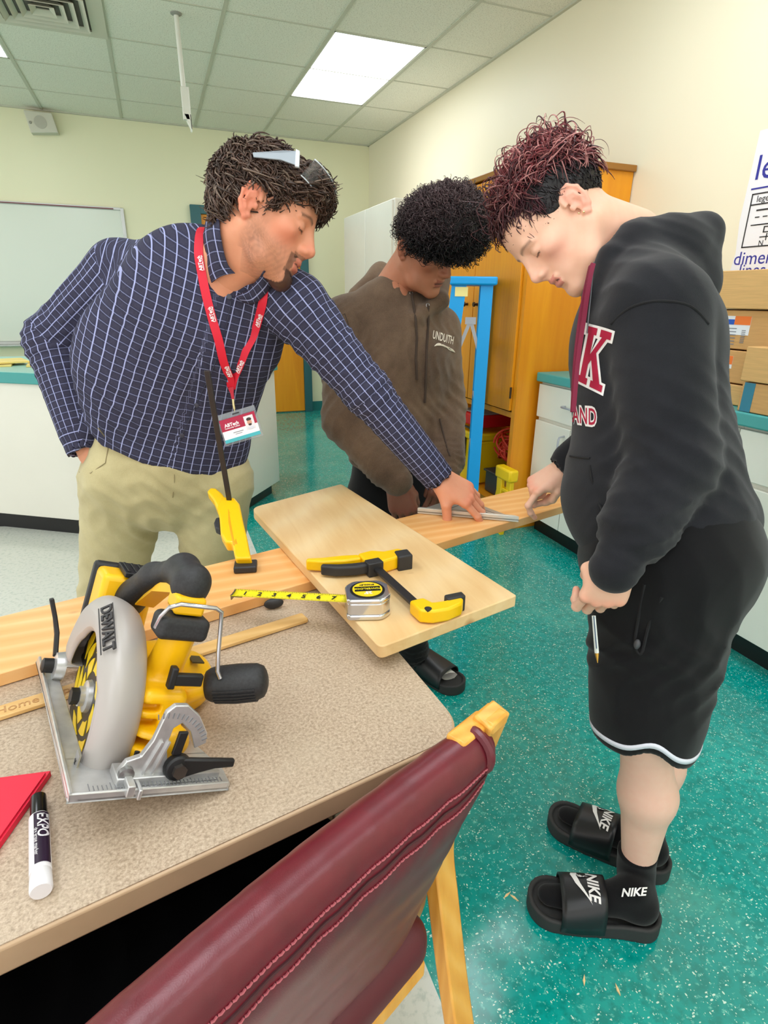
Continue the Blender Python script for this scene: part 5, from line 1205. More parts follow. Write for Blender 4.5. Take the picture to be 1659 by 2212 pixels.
Fw=wrinkle(q,[(at(372,1080,1.4),.12,cv(.5,.85,0),0.0750,0.0050,cv(1,0,0)),(hipR,.14,cv(.35,.9,0),0.0900,0.0043,cv(1,0,0)),(at(300,1150,1.5),.14,cv(.8,.5,0),0.0825,0.0043,cv(0,1,0)),(hipL,.14,cv(-.35,.9,0),0.0825,0.0043,cv(1,0,0)),(knL,.16,cv(-.3,.9,0),0.1050,0.0043,cv(1,0,0)),(knR,.16,cv(.3,.9,0),0.1050,0.0043,cv(1,0,0)),(anR,.12,(0,0,1),0.0750,0.0050,(1,0,0)),(anL,.12,(0,0,1),0.0750,0.0050,(1,0,0))])
lo=np.minimum.reduce([wst,hipR,hipL,anR,anL])-.2; hi=np.maximum.reduce([wst,hipR,hipL,anR,anL])+.2; lo[2]=.0
tr=cloth('trousers',Fw,lo,hi,.0075,kh,man); trb=bvh_of(tr)
ks=PL('khaki_seam',(146,134,96))
MB().tube([surf(trb,x,y,.0005)[0] for x,y in ((374,968),(376,1000),(377,1040),(373,1075))],.0012,5).build('fly_seam',ks,tr); MB().tube([surf(trb,x,y,.0005)[0] for x,y in ((212,925),(236,955),(228,1000),(196,1022),(172,1020))],.0013,5).build('pocket_seam',ks,tr)
for k,an in enumerate((anR,anL)):
    sd=nrm(V3(.25,-1,0)); q=SDF(); q.u(cone(V3(an[0],an[1]+.03,.055),V3(an[0],an[1],.05)+sd*.16,.042,.036),0).i(plane((0,0,.002),(0,0,-1)),.006)
    cloth('shoe',q,np.array([an[0]-.1,an[1]-.25,0]),np.array([an[0]+.16,an[1]+.13,.12]),.006,PL('brown_leather',(74,50,34),rough=.4),man)
# safety glasses pushed up on the hair
t=thing('safety_glasses',hc+HB[2]*.1,'clear safety glasses with grey side arms pushed up on the bearded man\'s hair','glasses')
def hl(x,y,z): return hc+HB[0]*x+HB[1]*y+HB[2]*z
gl=NT('clear_lens'); gl.set(.05,0,.5); gl.b.inputs['Transmission Weight'].default_value=.96; gl.b.inputs['IOR'].default_value=1.12; gl.base((255,255,255)); gl.b.inputs['Coat Weight'].default_value=.6; gl=gl.m
arm_m=PL('glass_arm',(160,170,180),rough=.3)
for s in (-1,1):
    MB().prism([hl(-.035,s*.0935,.068),hl(.018,s*.098,.094),hl(.040,s*.096,.104),hl(.050,s*.096,.080),hl(.020,s*.098,.076),hl(-.03,s*.0935,.061)],HB[1]*-.0015,HB[1]*.0015).build('temple_arm',arm_m,t,bev=.0008)
    MB().prism([hl(.038,s*.0965,.106),hl(.046,s*.0965,.106),hl(.056,s*.0955,.079),hl(.048,s*.0955,.077)],HB[1]*-.003,HB[1]*.003).build('hinge_block',PL('pale_grey',(214,222,230),rough=.3),t,bev=.001)
vs=[];fs=[]
for i,a in enumerate(np.linspace(-1.22,1.22,25)):
    for j,u in enumerate(np.linspace(0,1,7)):
        x=.046+.062*math.cos(a)*(.92+.04*math.sin(u*3)); y=.100*math.sin(a)/math.sin(1.22); nose=.010*math.exp(-(a/.22)**2)*(1-u)
        vs.append(hl(x+.012*u*-1+.012,y,.103-.042*u*(1-.1*abs(a))+0*nose))
for i in range(24):
    for j in range(6): fs.append((i*7+j,i*7+j+1,(i+1)*7+j+1,(i+1)*7+j))
ln=np_mesh('lens',np.array(vs),np.array(fs),gl,t); sl=ln.modifiers.new('s','SOLIDIFY'); sl.thickness=.002
MB().tube([vs[i*7+6] for i in range(25)],.0011,6).build('lower_rim',PL('pale_grey',(214,222,230)),t); MB().tube([vs[i*7] for i in range(25)],.0013,6).build('upper_rim',PL('pale_grey',(214,222,230)),t)
# lanyard with badge
rdl=PL('lanyard_red',(214,14,48),rough=.55); wht=PL('print_white',(244,240,242))
t=thing('lanyard',at(505,850,1.2),'red lanyard with white printing and an identity badge round the bearded man\'s neck','lanyard')
def path_on(bv,pts,off): return [surf(bv,x,y,off)[0] for x,y in pts]
lp=[(452,478),(436,500),(430,545),(436,590),(446,640),(459,690),(472,735),(484,780),(494,815),(499,835)]
rp_=[(572,620),(570,650),(558,690),(545,725),(530,755),(515,790),(504,815),(500,836)]
c1=path_on(shb,lp,.004); c2=path_on(shb,rp_,.004)
c1[0]=c1[1]+co(.012,.018,.03); 
w1=[np.cross(nrm(c1[min(i+1,len(c1)-1)]-c1[max(i-1,0)]),FW) for i in range(len(c1))]
w1[0]=w1[2]
def smw(w,n=5): 
    o=[]; 
    for i in range(len(w)-1): o+=[w[i]*(1-k/n)+w[i+1]*k/n for k in range(n)]
    return o+[w[-1]]
w2=[np.cross(nrm(c2[min(i+1,len(c2)-1)]-c2[max(i-1,0)]),FW) for i in range(len(c2))]
def ribbon(c,w,wd,th,name,mt,par):
    c=smoothpath(c,5); w=smw(w,5); return MB().strip(c,np.array(w),wd,th).build(name,mt,par)
s1=ribbon(c1,w1,.0185,.0012,'strap',rdl,t); s2=ribbon(c2,w2,.0185,.0012,'strap',rdl,t)
ct=at(507,863,1.24); 
ct=c1[-1]+co(.006,-.028,-.006)
MB().strip([c1[-1]+co(0,0,-.002),c1[-1]*.5+ct*.5,ct],RT,[.014,.007,.006],.003).build('strap_join',PL('lanyard_dark',(176,10,40)),t)
MB().tube([ct,ct+co(.001,-.012,0),ct+co(.003,-.022,0)],.0028,10).tube([ct+co(.003,-.022,0),ct+co(.004,-.034,0)],.0016,8).build('swivel_clip',PL('brassy',(206,190,140),rough=.3,metal=.7),t)
# white marks on strap
for S_,pc in ((c1,[(446,570),(459,682),(487,803)]),(c2,[(549,690),(514,792)])):
    for i,(x,y) in enumerate(pc):
        a=2 if S_ is c2 else 0; q=[np.array(p) for p in smoothpath(S_,5)]; r=nrm(at(x,y,1)-CAM); j=min(range(len(q)),key=lambda k:np.linalg.norm(np.cross(q[k]-CAM,r))); j=min(max(j,1),len(q)-2)
        dirn=nrm(q[j+1]-q[j-1]); wd=nrm(np.cross(dirn,FW)); o_=q[j]-FW*.0022
        textmesh('ABTech',.0095,o_+wd*.001,-dirn,nrm(np.cross(-dirn,FW))*1.,wht,'strap_print',t,bold=.03)
        textmesh('Community College',.0038,o_-nrm(np.cross(-dirn,FW))*.0062,-dirn,nrm(np.cross(-dirn,FW)),wht,'strap_print',t,bold=.03)
# badge
bx=nrm(cv(.95,.27,-.05)); by_=nrm(cv(-.27,.95,-.1)); by_=nrm(by_-bx*(by_@bx)); bz=np.cross(bx,by_)
bcn=ct+co(.008,-.036,-.004)-by_*.028; BA=np.array([bx,by_,bz])
pvc=NT('clear_vinyl'); pvc.set(.12,0,.5); pvc.b.inputs['Transmission Weight'].default_value=.85; pvc.b.inputs['IOR'].default_value=1.1; pvc.base((228,232,236)); pvc=pvc.m
MB().box((-.046,-.034,-.0016),(.046,.038,-.0006),bcn,BA).box((-.046,.026,-.0006),(.046,.038,.0006),bcn,BA).build('badge_sleeve',pvc,t,bev=.0006)
cd2=MB().box((-.042,-.029,0),(.042,.025,.0010),bcn,BA).build('badge_card',wht,t)
MB().box((-.042,-.002,.001),(.042,.025,.0015),bcn,BA).build('maroon_field',PL('badge_maroon',(170,14,60)),cd2)
MB().box((-.042,-.029,.001),(.042,-.021,.0015),bcn,BA).build('turquoise_band',PL('badge_teal',(70,176,186)),cd2)
MB().box((.014,-.012,.0012),(.036,.019,.0018),bcn,BA).build('photo_ground',PL('photo_bg',(226,222,226)),cd2)
b=MB(); b.cur=0; b.ell(bcn+bx*.025+by_*.004+bz*.0018,(.0055,.0072,.0006),BA,14,8); b.build('photo_face',PL('photo_skin',(206,150,124)),cd2)
MB().ell(bcn+bx*.025+by_*.0105+bz*.0019,(.006,.004,.0007),BA,14,8).ell(bcn+bx*.025-by_*.0015+bz*.0020,(.004,.0026,.0007),BA,12,6).build('photo_hair',PL('photo_hair',(54,40,36)),cd2)
MB().ell(bcn+bx*.025-by_*.009+bz*.0016,(.009,.004,.0006),BA,14,8).build('photo_shirt',PL('photo_shirt',(210,212,222)),cd2)
textmesh('ABTech',.0105,bcn-bx*.016+by_*.010+bz*.0018,bx,by_,wht,'badge_print',cd2,bold=.03)
textmesh('Community College',.0044,bcn-bx*.016+by_*.0035+bz*.0018,bx,by_,wht,'badge_print',cd2,bold=.02)
MB().box((-.018,-.0105,.001),(.006,-.0085,.0014),bcn,BA).box((-.014,-.0145,.001),(.002,-.013,.0014),bcn,BA).build('name_lines',PL('print_grey2',(150,152,160)),cd2)
MB().box((-.008,.030,-.0004),(.008,.033,.0009),bcn,BA).build('slot',PL('slot_dark',(40,40,44)),t)
# ================================================================== the curly haired student in the middle
SK2=(184,126,96)
teen=thing('person',(.72,1.66,0),'student with a curly black afro in a faded brown hoodie, looking down','person')
hc2=at(918,530,1.62); HB2=basis(cv(.66,-.68,-.32),cv(.24,.66,-.70)); sc2=.93
T_nk=at(845,650,1.72); T_ch=at(862,770,1.77); T_wa=at(858,960,1.82); T_pe=at(850,1070,1.86)
T_rs=at(752,700,1.72); T_re=at(752,905,1.66); T_rw=at(858,1040,1.62)
T_ls=at(942,715,1.82); T_le=at(958,880,1.86); T_lw=at(965,1015,1.74)
V_,F_,C_l,_i=head(hc2,HB2,sc2,at(838,640,1.74),.056,dict(skin=SK2,brow=(30,20,18),red=(160,96,74),lips=(150,84,74),res=.0036,browk=1.2))
parts=[(V_,F_,C_l),hand(T_rw,cv(.22,-.93,.10),cv(-.15,.10,-1.),-1,[(22,28,18,5),(24,30,18,1),(26,32,18,-3),(28,34,18,-7)],[(.018,.022,-.008),(.048,.036,-.022),(.074,.036,-.034),(.094,.032,-.042)],1.0,T_re*.2+T_rw*.8,(118,76,58),res=.0026),
 hand(T_lw,cv(-.25,-.9,-.1),cv(.3,.1,-1.),1,[(30,30,18,0)]*4,[(.018,.022,-.008),(.048,.03,-.022),(.074,.03,-.034),(.09,.03,-.042)],.96,None,(118,76,58),res=.004),
 limb([(T_nk,T_ch,.07,.11),(T_ch,T_pe,.11,.10),(T_nk,T_rs,.05,.045),(T_nk,T_ls,.05,.045),(T_rs,T_re,.045,.038),(T_re,T_rw,.038,.026),(T_ls,T_le,.045,.038),(T_le,T_lw,.038,.026)],.012,SK2)]
V_,F_,C_l=merge(parts); tb_=np_mesh('body',V_,F_,skin_mat(),teen,cols=C_l)
# afro: dark core with thousands of small coils
hs=SDF(); hs.u(ell((.072,0,.098),(.098,.100,.090)),0).u(ell((-.005,0,.050),(.080,.088,.080)),.05); hs.s(ell((.098,0,-.034),(.080,.12,.066)),.01).s(rbox((.0,0,-.075),(.07,.2,.085),r=.03),.01).s(plane((0,0,-.030),(0,0,1)),.01)
vs,F=nets(hs,(-.16,-.14,-.06),(.22,.14,.24),.006); 
D=fib(5600,5); Dp,Nn,ok=on_surface(hs,D,V3(.03,0,.08),.28); Dp,Nn=Dp[ok],Nn[ok]
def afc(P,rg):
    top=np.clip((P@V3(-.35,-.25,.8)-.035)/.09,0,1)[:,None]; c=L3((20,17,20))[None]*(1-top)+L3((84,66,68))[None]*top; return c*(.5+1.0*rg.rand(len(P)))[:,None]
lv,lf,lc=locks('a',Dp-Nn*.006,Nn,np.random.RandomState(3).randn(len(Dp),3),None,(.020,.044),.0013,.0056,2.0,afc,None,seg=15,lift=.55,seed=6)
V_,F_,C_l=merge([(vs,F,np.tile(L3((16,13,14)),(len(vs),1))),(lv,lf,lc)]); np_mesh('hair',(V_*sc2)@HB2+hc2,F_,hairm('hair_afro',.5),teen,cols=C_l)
# hoodie
brn=mat('brown_fleece',m_fabric,'brown_fleece',(72,57,46),(112,92,74),.3,7,800,.95,.5)
tf2=cv(.45,-.1,-.88); up2=nrm(T_ch-T_wa); sx2=nrm(np.cross(up2,tf2))
q=SDF(); q.u(cone(T_wa+up2*.02,T_ch,.172,.180,n=tf2,fl=.68),0).u(cone(T_ch,T_nk-up2*.01,.150,.085,n=tf2,fl=.8),.05)
q.u(cone(T_nk*.5+T_rs*.5,T_rs,.065,.082),.05).u(cone(T_nk*.5+T_ls*.5,T_ls,.065,.075),.05)
ar=SDF(); ar.u(cone(T_rs,T_re,.080,.075),0).u(cone(T_re,T_rw*.8+T_re*.2,.072,.058),.02).u(cone(T_rw*.82+T_re*.18,T_rw,.045,.044),.006)
al=SDF(); al.u(cone(T_ls,T_le,.074,.072),0).u(cone(T_le,T_lw*.85+T_le*.15,.070,.058),.02).u(cone(T_lw*.86+T_le*.14,T_lw,.045,.044),.006)
# lying hood and neckline roll
hd1,hd2,hd3,hd4=at(800,590,1.80),at(815,560,1.86),at(905,668,1.66),at(955,625,1.70)
q.u(cone(at(772,640,1.80),at(822,588,1.84),.030,.026),.05).u(cone(at(822,590,1.83),at(850,640,1.70),.022,.022),.04).u(cone(at(850,640,1.70),at(897,688,1.66),.022,.020),.02).u(cone(at(897,688,1.66),at(950,650,1.70),.020,.020),.02).u(cone(at(950,650,1.70),at(960,600,1.80),.022,.02),.03)
q.s(cone(at(893,640,1.62),hc2-HB2[2]*.03,.040,.060),.012)
q.s(plane(T_wa-up2*.085,up2),.015)
q.u(ar,.02).u(al,.02)
Fw=wrinkle(q,[(T_rs*.6+T_re*.4,.13,cv(.8,-.5,0),.055,.006,cv(0,1,0)),(T_ch,.16,cv(1,.15,0),.06,.0065,up2),(T_wa,.18,cv(.9,.3,0),.08,.007,up2),(T_re,.12,T_rw-T_re,.08,.004,FW),(T_rw*.6+T_re*.4,.08,T_rw-T_re,.035,.006,FW),(T_le,.12,cv(.5,.8,0),.08,.005,FW),(T_lw,.08,T_lw-T_le,.035,.006,FW)])
lo=np.minimum.reduce([T_rs,T_re,T_rw,T_ls,T_le,T_lw,T_wa,T_nk])-.17; hi=np.maximum.reduce([T_rs,T_re,T_rw,T_ls,T_le,T_lw,T_wa,T_nk,T_ch])+.17
hood=cloth('hoodie',Fw,lo,hi,.0075,brn,teen); hb=bvh_of(hood)
dkb=PL('brown_cord',(66,52,42),rough=.9)
MB().tube([surf(hb,x,y,.004)[0] for x,y in ((888,636),(897,690),(899,730),(898,775),(900,820))],.0035,6).build('drawstring',dkb,hood); b=MB(); b.tube([surf(hb,x,y,.004)[0] for x,y in ((925,662),(923,700),(921,760),(918,830),(916,870))],.0035,6); b.build('drawstring',dkb,hood)
for x,y in ((888,634),(924,660)): p,nn=surf(hb,x,y,.001); MB().tube([p+nn*.0+sx2*.005*math.cos(a)+up2*.005*math.sin(a) for a in np.linspace(0,6.28,13)[:-1]],.0012,6,closed=True).build('eyelet',M['steel'],hood)
MB().tube([surf(hb,x,y,.0005)[0] for x,y in ((725,690),(745,678),(752,700),(756,740))],.0016,5).build('shoulder_seam',dkb,hood)
MB().tube([surf(hb,x,y,.0005)[0] for x,y in ((950,905),(956,930),(968,975),(972,985))],.003,6).build('pocket_edge',dkb,hood)
prn=PL('cream_print',(232,222,204),rough=.8)
cx_,ux_=cv(1,-.22,.25),cv(.16,1,0)
textmesh('UNDUITH',.034,at(958,730,1.62),cx_,ux_,prn,'chest_letters',hood,bvh=hb,pd=at(958,730,1.62)-CAM,off=.0022,xs=.44,bold=.012)
for k in range(7):
    P=[(938+k*1.5,748-k*.6),(946+k*3,742+k*1.5),(958+k*3,746+k*1.4),(970+k*2.0,756+k*.9)]
    MB().tube(smoothpath([surf(hb,x,y,.0012)[0] for x,y in P],4),.0011,5).build('wing_stroke',prn,hood)
# black tracksuit trousers
blkf=mat('black_jersey',m_fabric,'black_jersey',(13,13,15),(20,20,22),.1,6,900,.85,.15)
hipR=at(815,1080,1.84); hipL=at(895,1085,1.92); knR=at(870,1250,2.0); anR=V3(.728,1.60,.10); knL=V3(.66,1.80,.45); anL=V3(.62,1.90,.10); knR=(hipR+anR)/2+V3(0,-.03,0)
q=SDF(); q.u(cone(T_wa,T_pe,.14,.15,n=tf2,fl=.7),0).u(cone(hipR,knR,.095,.075),.03).u(cone(knR,anR,.075,.062),.02); ql=SDF(); ql.u(cone(hipL,knL,.095,.075),0).u(cone(knL,anL,.075,.06),.02); q.u(ql,.015)
Fw=wrinkle(q,[(knR,.2,(0,0,1),.07,.005,(1,0,0)),(anR,.12,(0,0,1),.045,.006,(1,0,0))])
lo=np.minimum.reduce([hipR,anR,hipL,anL,T_wa])-.17; lo[2]=.02; hi=np.maximum.reduce([hipR,anR,hipL,anL,T_wa])+.17
pt=cloth('trousers',Fw,lo,hi,.009,blkf,teen); pb=bvh_of(pt)
# ------------------------------------------------------------------ slide sandals
def slide(heel,toe,par,sockc,ank,width=.100,brand=True,strap=(.24,.62),closed=0,name='slide_sandal'):
    heel=np.array(heel,float);toe=np.array(toe,float); heel[2]=toe[2]=0; ax=nrm(toe-heel); L=np.linalg.norm(toe-heel); lt=np.cross(V3(0,0,1),ax); BA=np.array([ax,lt,V3(0,0,1)])
    g=lambda P:(P-heel)@BA.T
    def sole(P):
        q=g(P); t=np.clip(q[:,0]/L,0,1); hw_=(width*.40+width*.12*sstep(.25,.75,t)); r=hw_
        c=np.clip(q[:,0],width*.38,L-width*.46); d2=np.sqrt((q[:,0]-c)**2+q[:,1]**2)-r
        top=.034+.004*np.cos(t*5); dz=np.maximum(q[:,2]-top,.001-q[:,2]); return np.minimum(np.maximum(d2,dz),0)+np.sqrt(np.maximum(d2,0)**2+np.maximum(dz,0)**2)-.002
    def bed(P):
        q=g(P); t=np.clip(q[:,0]/L,0,1); r=(width*.40+width*.12*sstep(.25,.75,t))-.009; c=np.clip(q[:,0],width*.38,L-width*.46); d2=np.sqrt((q[:,0]-c)**2+q[:,1]**2)-r; return np.maximum(d2,.027-q[:,2])
    S_=SDF(); S_.u(sole,0).s(bed,.006)
    mid=(heel+toe)/2; vs,F=nets(S_,mid-V3(.2,.2,.01),mid+V3(.2,.2,.06),.0045)
    so=np_mesh('slide_sandal' if name is None else name,vs,F,PL('slide_foam',(44,44,44),rough=.7,bs=.2,bscale=500),par)
    # foot in a sock
    ft=SDF(); h=lambda x,y,z: heel+ax*x*L+lt*y+V3(0,0,z)
    ft.u(cone(h(.17,0,.060),h(.60,0,.050),.032,.029,n=(0,0,1),fl=.85),0).u(cone(h(.60,0,.046),h(.86,0,.041),.033,.025,n=(0,0,1),fl=.55),.02).u(cone(h(.17,0,.062),np.array(ank),.033,.036),.03).u(cone(h(.48,0,.056),h(.24,0,.10),.022,.032),.025)
    # strap: band arched over the foot
    n1,n2=8,22; V=[];Fq=[]
    for i in range(n1+1):
        u=strap[0]+(strap[1]-strap[0])*i/n1; x=(1-u)
        x=.44+.34*(i/n1) if not closed else .40+.42*(i/n1)
        hw_=(width*.40+width*.12*float(sstep(.25,.75,np.array(x))))+.003; ht=.094-.026*(i/n1) if not closed else .092-.026*(i/n1)
        for j in range(n2+1):
            a=math.pi*j/n2; V.append(h(x+.03*math.sin(a)*0,hw_*math.copysign(abs(math.cos(a))**.7,math.cos(a)),.012+(ht-.012)*math.sin(a)**.62))
    for i in range(n1):
        for j in range(n2): Fq.append((i*(n2+1)+j,i*(n2+1)+j+1,(i+1)*(n2+1)+j+1,(i+1)*(n2+1)+j))
    st=np_mesh('strap',np.array(V),np.array(Fq),PL('slide_strap',(26,27,30),rough=.38,bs=.08,bscale=600),so); sl=st.modifiers.new('s','SOLIDIFY'); sl.thickness=.004; sl.offset=0
    return so,st,ft,(heel,ax,lt,L)
whp=PL('white_print',(240,238,236),rough=.5); wsock=PL('white_sock',(216,214,210),rough=.95,bs=.3,bscale=500)
so,st,ft,fr_=slide((.722,1.695,0),(.846,1.440,0),teen,None,anR+V3(0,0,-.02),closed=1)
lo=np.minimum(fr_[0],anR)-.12; hi=np.maximum(np.array((.85,1.70,0)),anR)+.12; lo[2]=0; cloth('sock',ft,lo,hi,.005,wsock,teen)
so,st,ft,fr_=slide((anL[0]+.0,anL[1]+.04,0),(anL[0]+.12,anL[1]-.20,0),teen,None,anL,closed=1); cloth('sock',ft,np.minimum(anL,fr_[0])-np.array([.1,.3,0])*1,np.maximum(anL,fr_[0])+.14,.006,wsock,teen)
# ================================================================== the student in the black hoodie
SK3=(240,196,170)
st3=thing('person',(.88,.78,0),'student in black hoodie and shorts, maroon tinted hair, pointing at the plank','person')
hc3=at(1208,478,1.15); HB3=basis(cv(-.58,-.80,.10),cv(-.80,.58,.04)); sc3=1.0
S_nk=at(1345,560,1.16); S_ch=at(1388,740,1.13); S_be=at(1402,1000,1.13); S_pe=at(1432,1150,1.13)
A_ls=at(1415,668,1.01); A_le=at(1448,1000,.99); A_lw=at(1336,1212,.965)
A_rs=at(1345,640,1.30); A_re=at(1330,930,1.34); A_rw=at(1212,1014,1.375)
V_,F_,C_l,_i=head(hc3,HB3,sc3,at(1360,520,1.18),.057,dict(skin=SK3,brow=(60,40,34),red=(240,168,150),lips=(220,136,128),jaw=.92,browk=.7))
kneeL=at(1395,1585,1.15); ankL=V3(.862,.655,.10); kneeR=at(1440,1560,1.36); ankR=V3(.955,.725,.10)
tipR=atz(1146,1118,PZ+.008)
hL=hand(A_lw,cv(-.16,-.86,.48),cv(-.05,.25,-1.),1,[(26,62,36,3),(34,66,40,0),(38,68,42,-2),(42,70,42,-5)],[(.018,.022,-.008),(.044,.036,-.024),(.066,.030,-.040),(.080,.020,-.048)],.96,A_le*.2+A_lw*.8,SK3)
hR=hand(A_rw,cv(-.80,-.52,.10),cv(-.50,.70,-.50),-1,[(30,52,16,0),(70,85,50,0),(74,88,50,-2),(78,88,50,-4)],[(.018,.022,-.008),(.042,.038,-.026),(.062,.030,-.046),(.074,.016,-.056)],.90,A_re*.2+A_rw*.8,SK3)
parts=[(V_,F_,C_l),hL,hR,limb([(S_nk,S_ch,.07,.11),(S_ch,S_pe,.11,.10),(S_nk,A_ls,.05,.045),(S_nk,A_rs,.05,.045),(A_ls,A_le,.045,.038),(A_le,A_lw,.038,.026),(A_rs,A_re,.045,.038),(A_re,A_rw,.038,.026)],.012,SK3)]
lg=SDF(); cfL=kneeL*.58+ankL*.42+co(.012,0,0); cfR=kneeR*.6+ankR*.4
lg.u(cone(kneeL+(kneeL-ankL)*.5,kneeL,.062,.052),0).u(cone(kneeL,cfL,.048,.053),.02).u(cone(cfL,ankL+V3(0,0,.02),.053,.034),.03).u(cone(ankL+V3(0,0,.02),ankL-V3(0,0,.03),.034,.033),.01)
lr=SDF(); lr.u(cone(kneeR+(kneeR-ankR)*.5,kneeR,.062,.052),0).u(cone(kneeR,cfR,.048,.053),.02).u(cone(cfR,ankR,.053,.034),.03)
for f_,a,b_ in ((lg,kneeL,ankL),(lr,kneeR,ankR)):
    lo=np.minimum(a,b_)-.12; hi=np.maximum(a,b_)+.12; hi[2]+=.1; lo[2]=max(lo[2],.03); v,F=nets(f_,lo,hi,.006); 
    n3=.5+.5*np.sin(v[:,2]*40)*np.sin(v[:,0]*60); parts.append((v,F,L3((236,196,176))[None]*(1-.0)+0*n3[:,None]))
V_,F_,C_l=merge(parts); b3=np_mesh('body',V_,F_,skin_mat(),st3,cols=C_l)
# hair: dark sides, long tinted top
hs=SDF(); hs.u(ell((-.018,0,.046),(.104,.084,.084)),0).u(ell((-.03,0,.080),(.092,.072,.050)),.03).u(ell((-.066,0,.020),(.045,.066,.055)),.02)
hs.s(ell((.108,0,-.030),(.084,.12,.070)),.012).s(rbox((.035,0,-.080),(.052,.2,.085),r=.02),.012).s(plane((0,0,-.040),(-.15,0,1)),.008)
for s in (-1,1): hs.s(ell((-.002,s*.094,-.012),(.024,.034,.033)),.004)
vs,F=nets(hs,(-.16,-.12,-.09),(.13,.12,.17),.005)
D=fib(5200,8); Dp,Nn,ok=on_surface(hs,D,V3(-.01,0,.05)); ok&=~((Dp[:,0]>.055)&(Dp[:,2]<.040))&~((np.abs(Dp[:,1])>.055)&(Dp[:,0]>-.035)&(Dp[:,0]<.04)&(Dp[:,2]<.03)); Dp,Nn=Dp[ok],Nn[ok]
hgt=Dp[:,2]*.78-Dp[:,0]*.55
topm=(Dp[:,2]>.085)|(hgt>.070)
def c_dark(P,rg): return L3((22,15,20))[None]*(.5+1.2*rg.rand(len(P)))[:,None]
def c_top(P,rg):
    r=rg.rand(len(P)); h=P[:,2]*.78-P[:,0]*.55; k=np.clip((h-.045)/.05,0,1)*.8+.2; base=np.where((r>.72)[:,None],L3((196,132,128))[None],np.where((r>.28)[:,None],L3((128,58,62))[None],L3((74,30,38))[None])); return base*k[:,None]+L3((40,20,26))[None]*(1-k[:,None])
d_=~topm
l1=locks('s',Dp[d_]-Nn[d_]*.003,Nn[d_],Dp[d_]-V3(-.05,0,.14)+V3(.0,0,-.03),None,(.016,.028),.0015,.0012,.35,c_dark,None,seg=6,lift=.12,seed=11)
T_=topm
Dt,Nt=Dp[T_],Nn[T_]; 
l2=locks('t',Dt-Nt*.003,Nt,V3(.35,0,-.12)[None]+np.random.RandomState(2).randn(len(Dt),3)*.5,None,(.034,.062),.0019,.0034,.45,c_top,None,seg=11,lift=.20,seed=12)
k=np.random.RandomState(6).rand(len(Dt))>.84
l3=locks('w',Dt[k]-Nt[k]*.003,Nt[k],V3(-.5,0,.2)[None]+np.random.RandomState(9).randn(k.sum(),3)*.7,None,(.040,.066),.0016,.006,.6,c_top,None,seg=14,lift=.42,seed=13)
kf=(Dp[:,0]>.02)&(Dp[:,2]>.042); l4=locks('f',Dp[kf],Nn[kf],V3(.9,0,-.6)[None]+np.random.RandomState(10).randn(kf.sum(),3)*.25,None,(.018,.034),.0017,.0030,.45,lambda P,rg: L3((70,32,40))[None]*(.4+1.2*rg.rand(len(P)))[:,None],None,seg=9,lift=.10,seed=14,drop=V3(.15,0,-.1))
# a few long flyaway strands
rg=np.random.RandomState(21); kk=rg.choice(len(Dt),9,False); l5=locks('y',Dt[kk],Nt[kk],rg.randn(9,3),None,(.07,.10),.0006,.014,.9,lambda P,rg: L3((96,50,50))[None]+0*P,None,seg=18,lift=.8,seed=15)
V_,F_,C_l=merge([(vs,F,np.tile(L3((18,12,15)),(len(vs),1))),l1,l2,l3,l4,l5]); np_mesh('hair',(V_*sc3)@HB3+hc3,F_,hairm('hair_tinted',.4),st3,cols=C_l)
MB().ell(hc3+HB3[0]*.0+HB3[1]*.083+HB3[2]*-.034,(.0024,)*3).ell(hc3+HB3[0]*.006+HB3[1]*.081+HB3[2]*-.028,(.0018,)*3).build('earring',PL('gold',(240,220,170),metal=1,rough=.2),st3)
# hoodie
char=mat('char_fleece',m_fabric,'char_fleece',(25,26,30),(35,36,40),.16,8,900,.95,.45)
up3=nrm(S_ch-S_be); ff3=cv(-1,0,0); lat=FW
q=SDF(); q.u(cone(S_pe+up3*.03,S_be,.154,.140,n=FW,fl=1.12),0).u(cone(S_be,S_ch,.140,.132,n=FW,fl=1.18),.04).u(cone(S_ch,S_nk-up3*.02,.120,.070,n=FW,fl=1.2),.05).u(ell(at(1520,1110,1.14),(.072,.10,.075)),.045).u(ell(at(1300,1090,1.13),(.055,.10,.09)),.05)
q.u(cone(S_nk*.4+A_ls*.6,A_ls,.07,.084),.05).u(cone(S_nk*.4+A_rs*.6,A_rs,.07,.08),.05)
ar=SDF(); ar.u(cone(A_ls,A_le,.086,.076),0).u(cone(A_le,A_lw*.66+A_le*.34,.073,.064),.02).u(cone(A_lw*.76+A_le*.24,A_lw*1.08-A_le*.08,.043,.041),.004)
a2=SDF(); a2.u(cone(A_rs,A_re,.078,.066),0).u(cone(A_re,A_rw*.80+A_re*.2,.062,.048),.02).u(cone(A_rw*.82+A_re*.18,A_rw,.037,.036),.006)
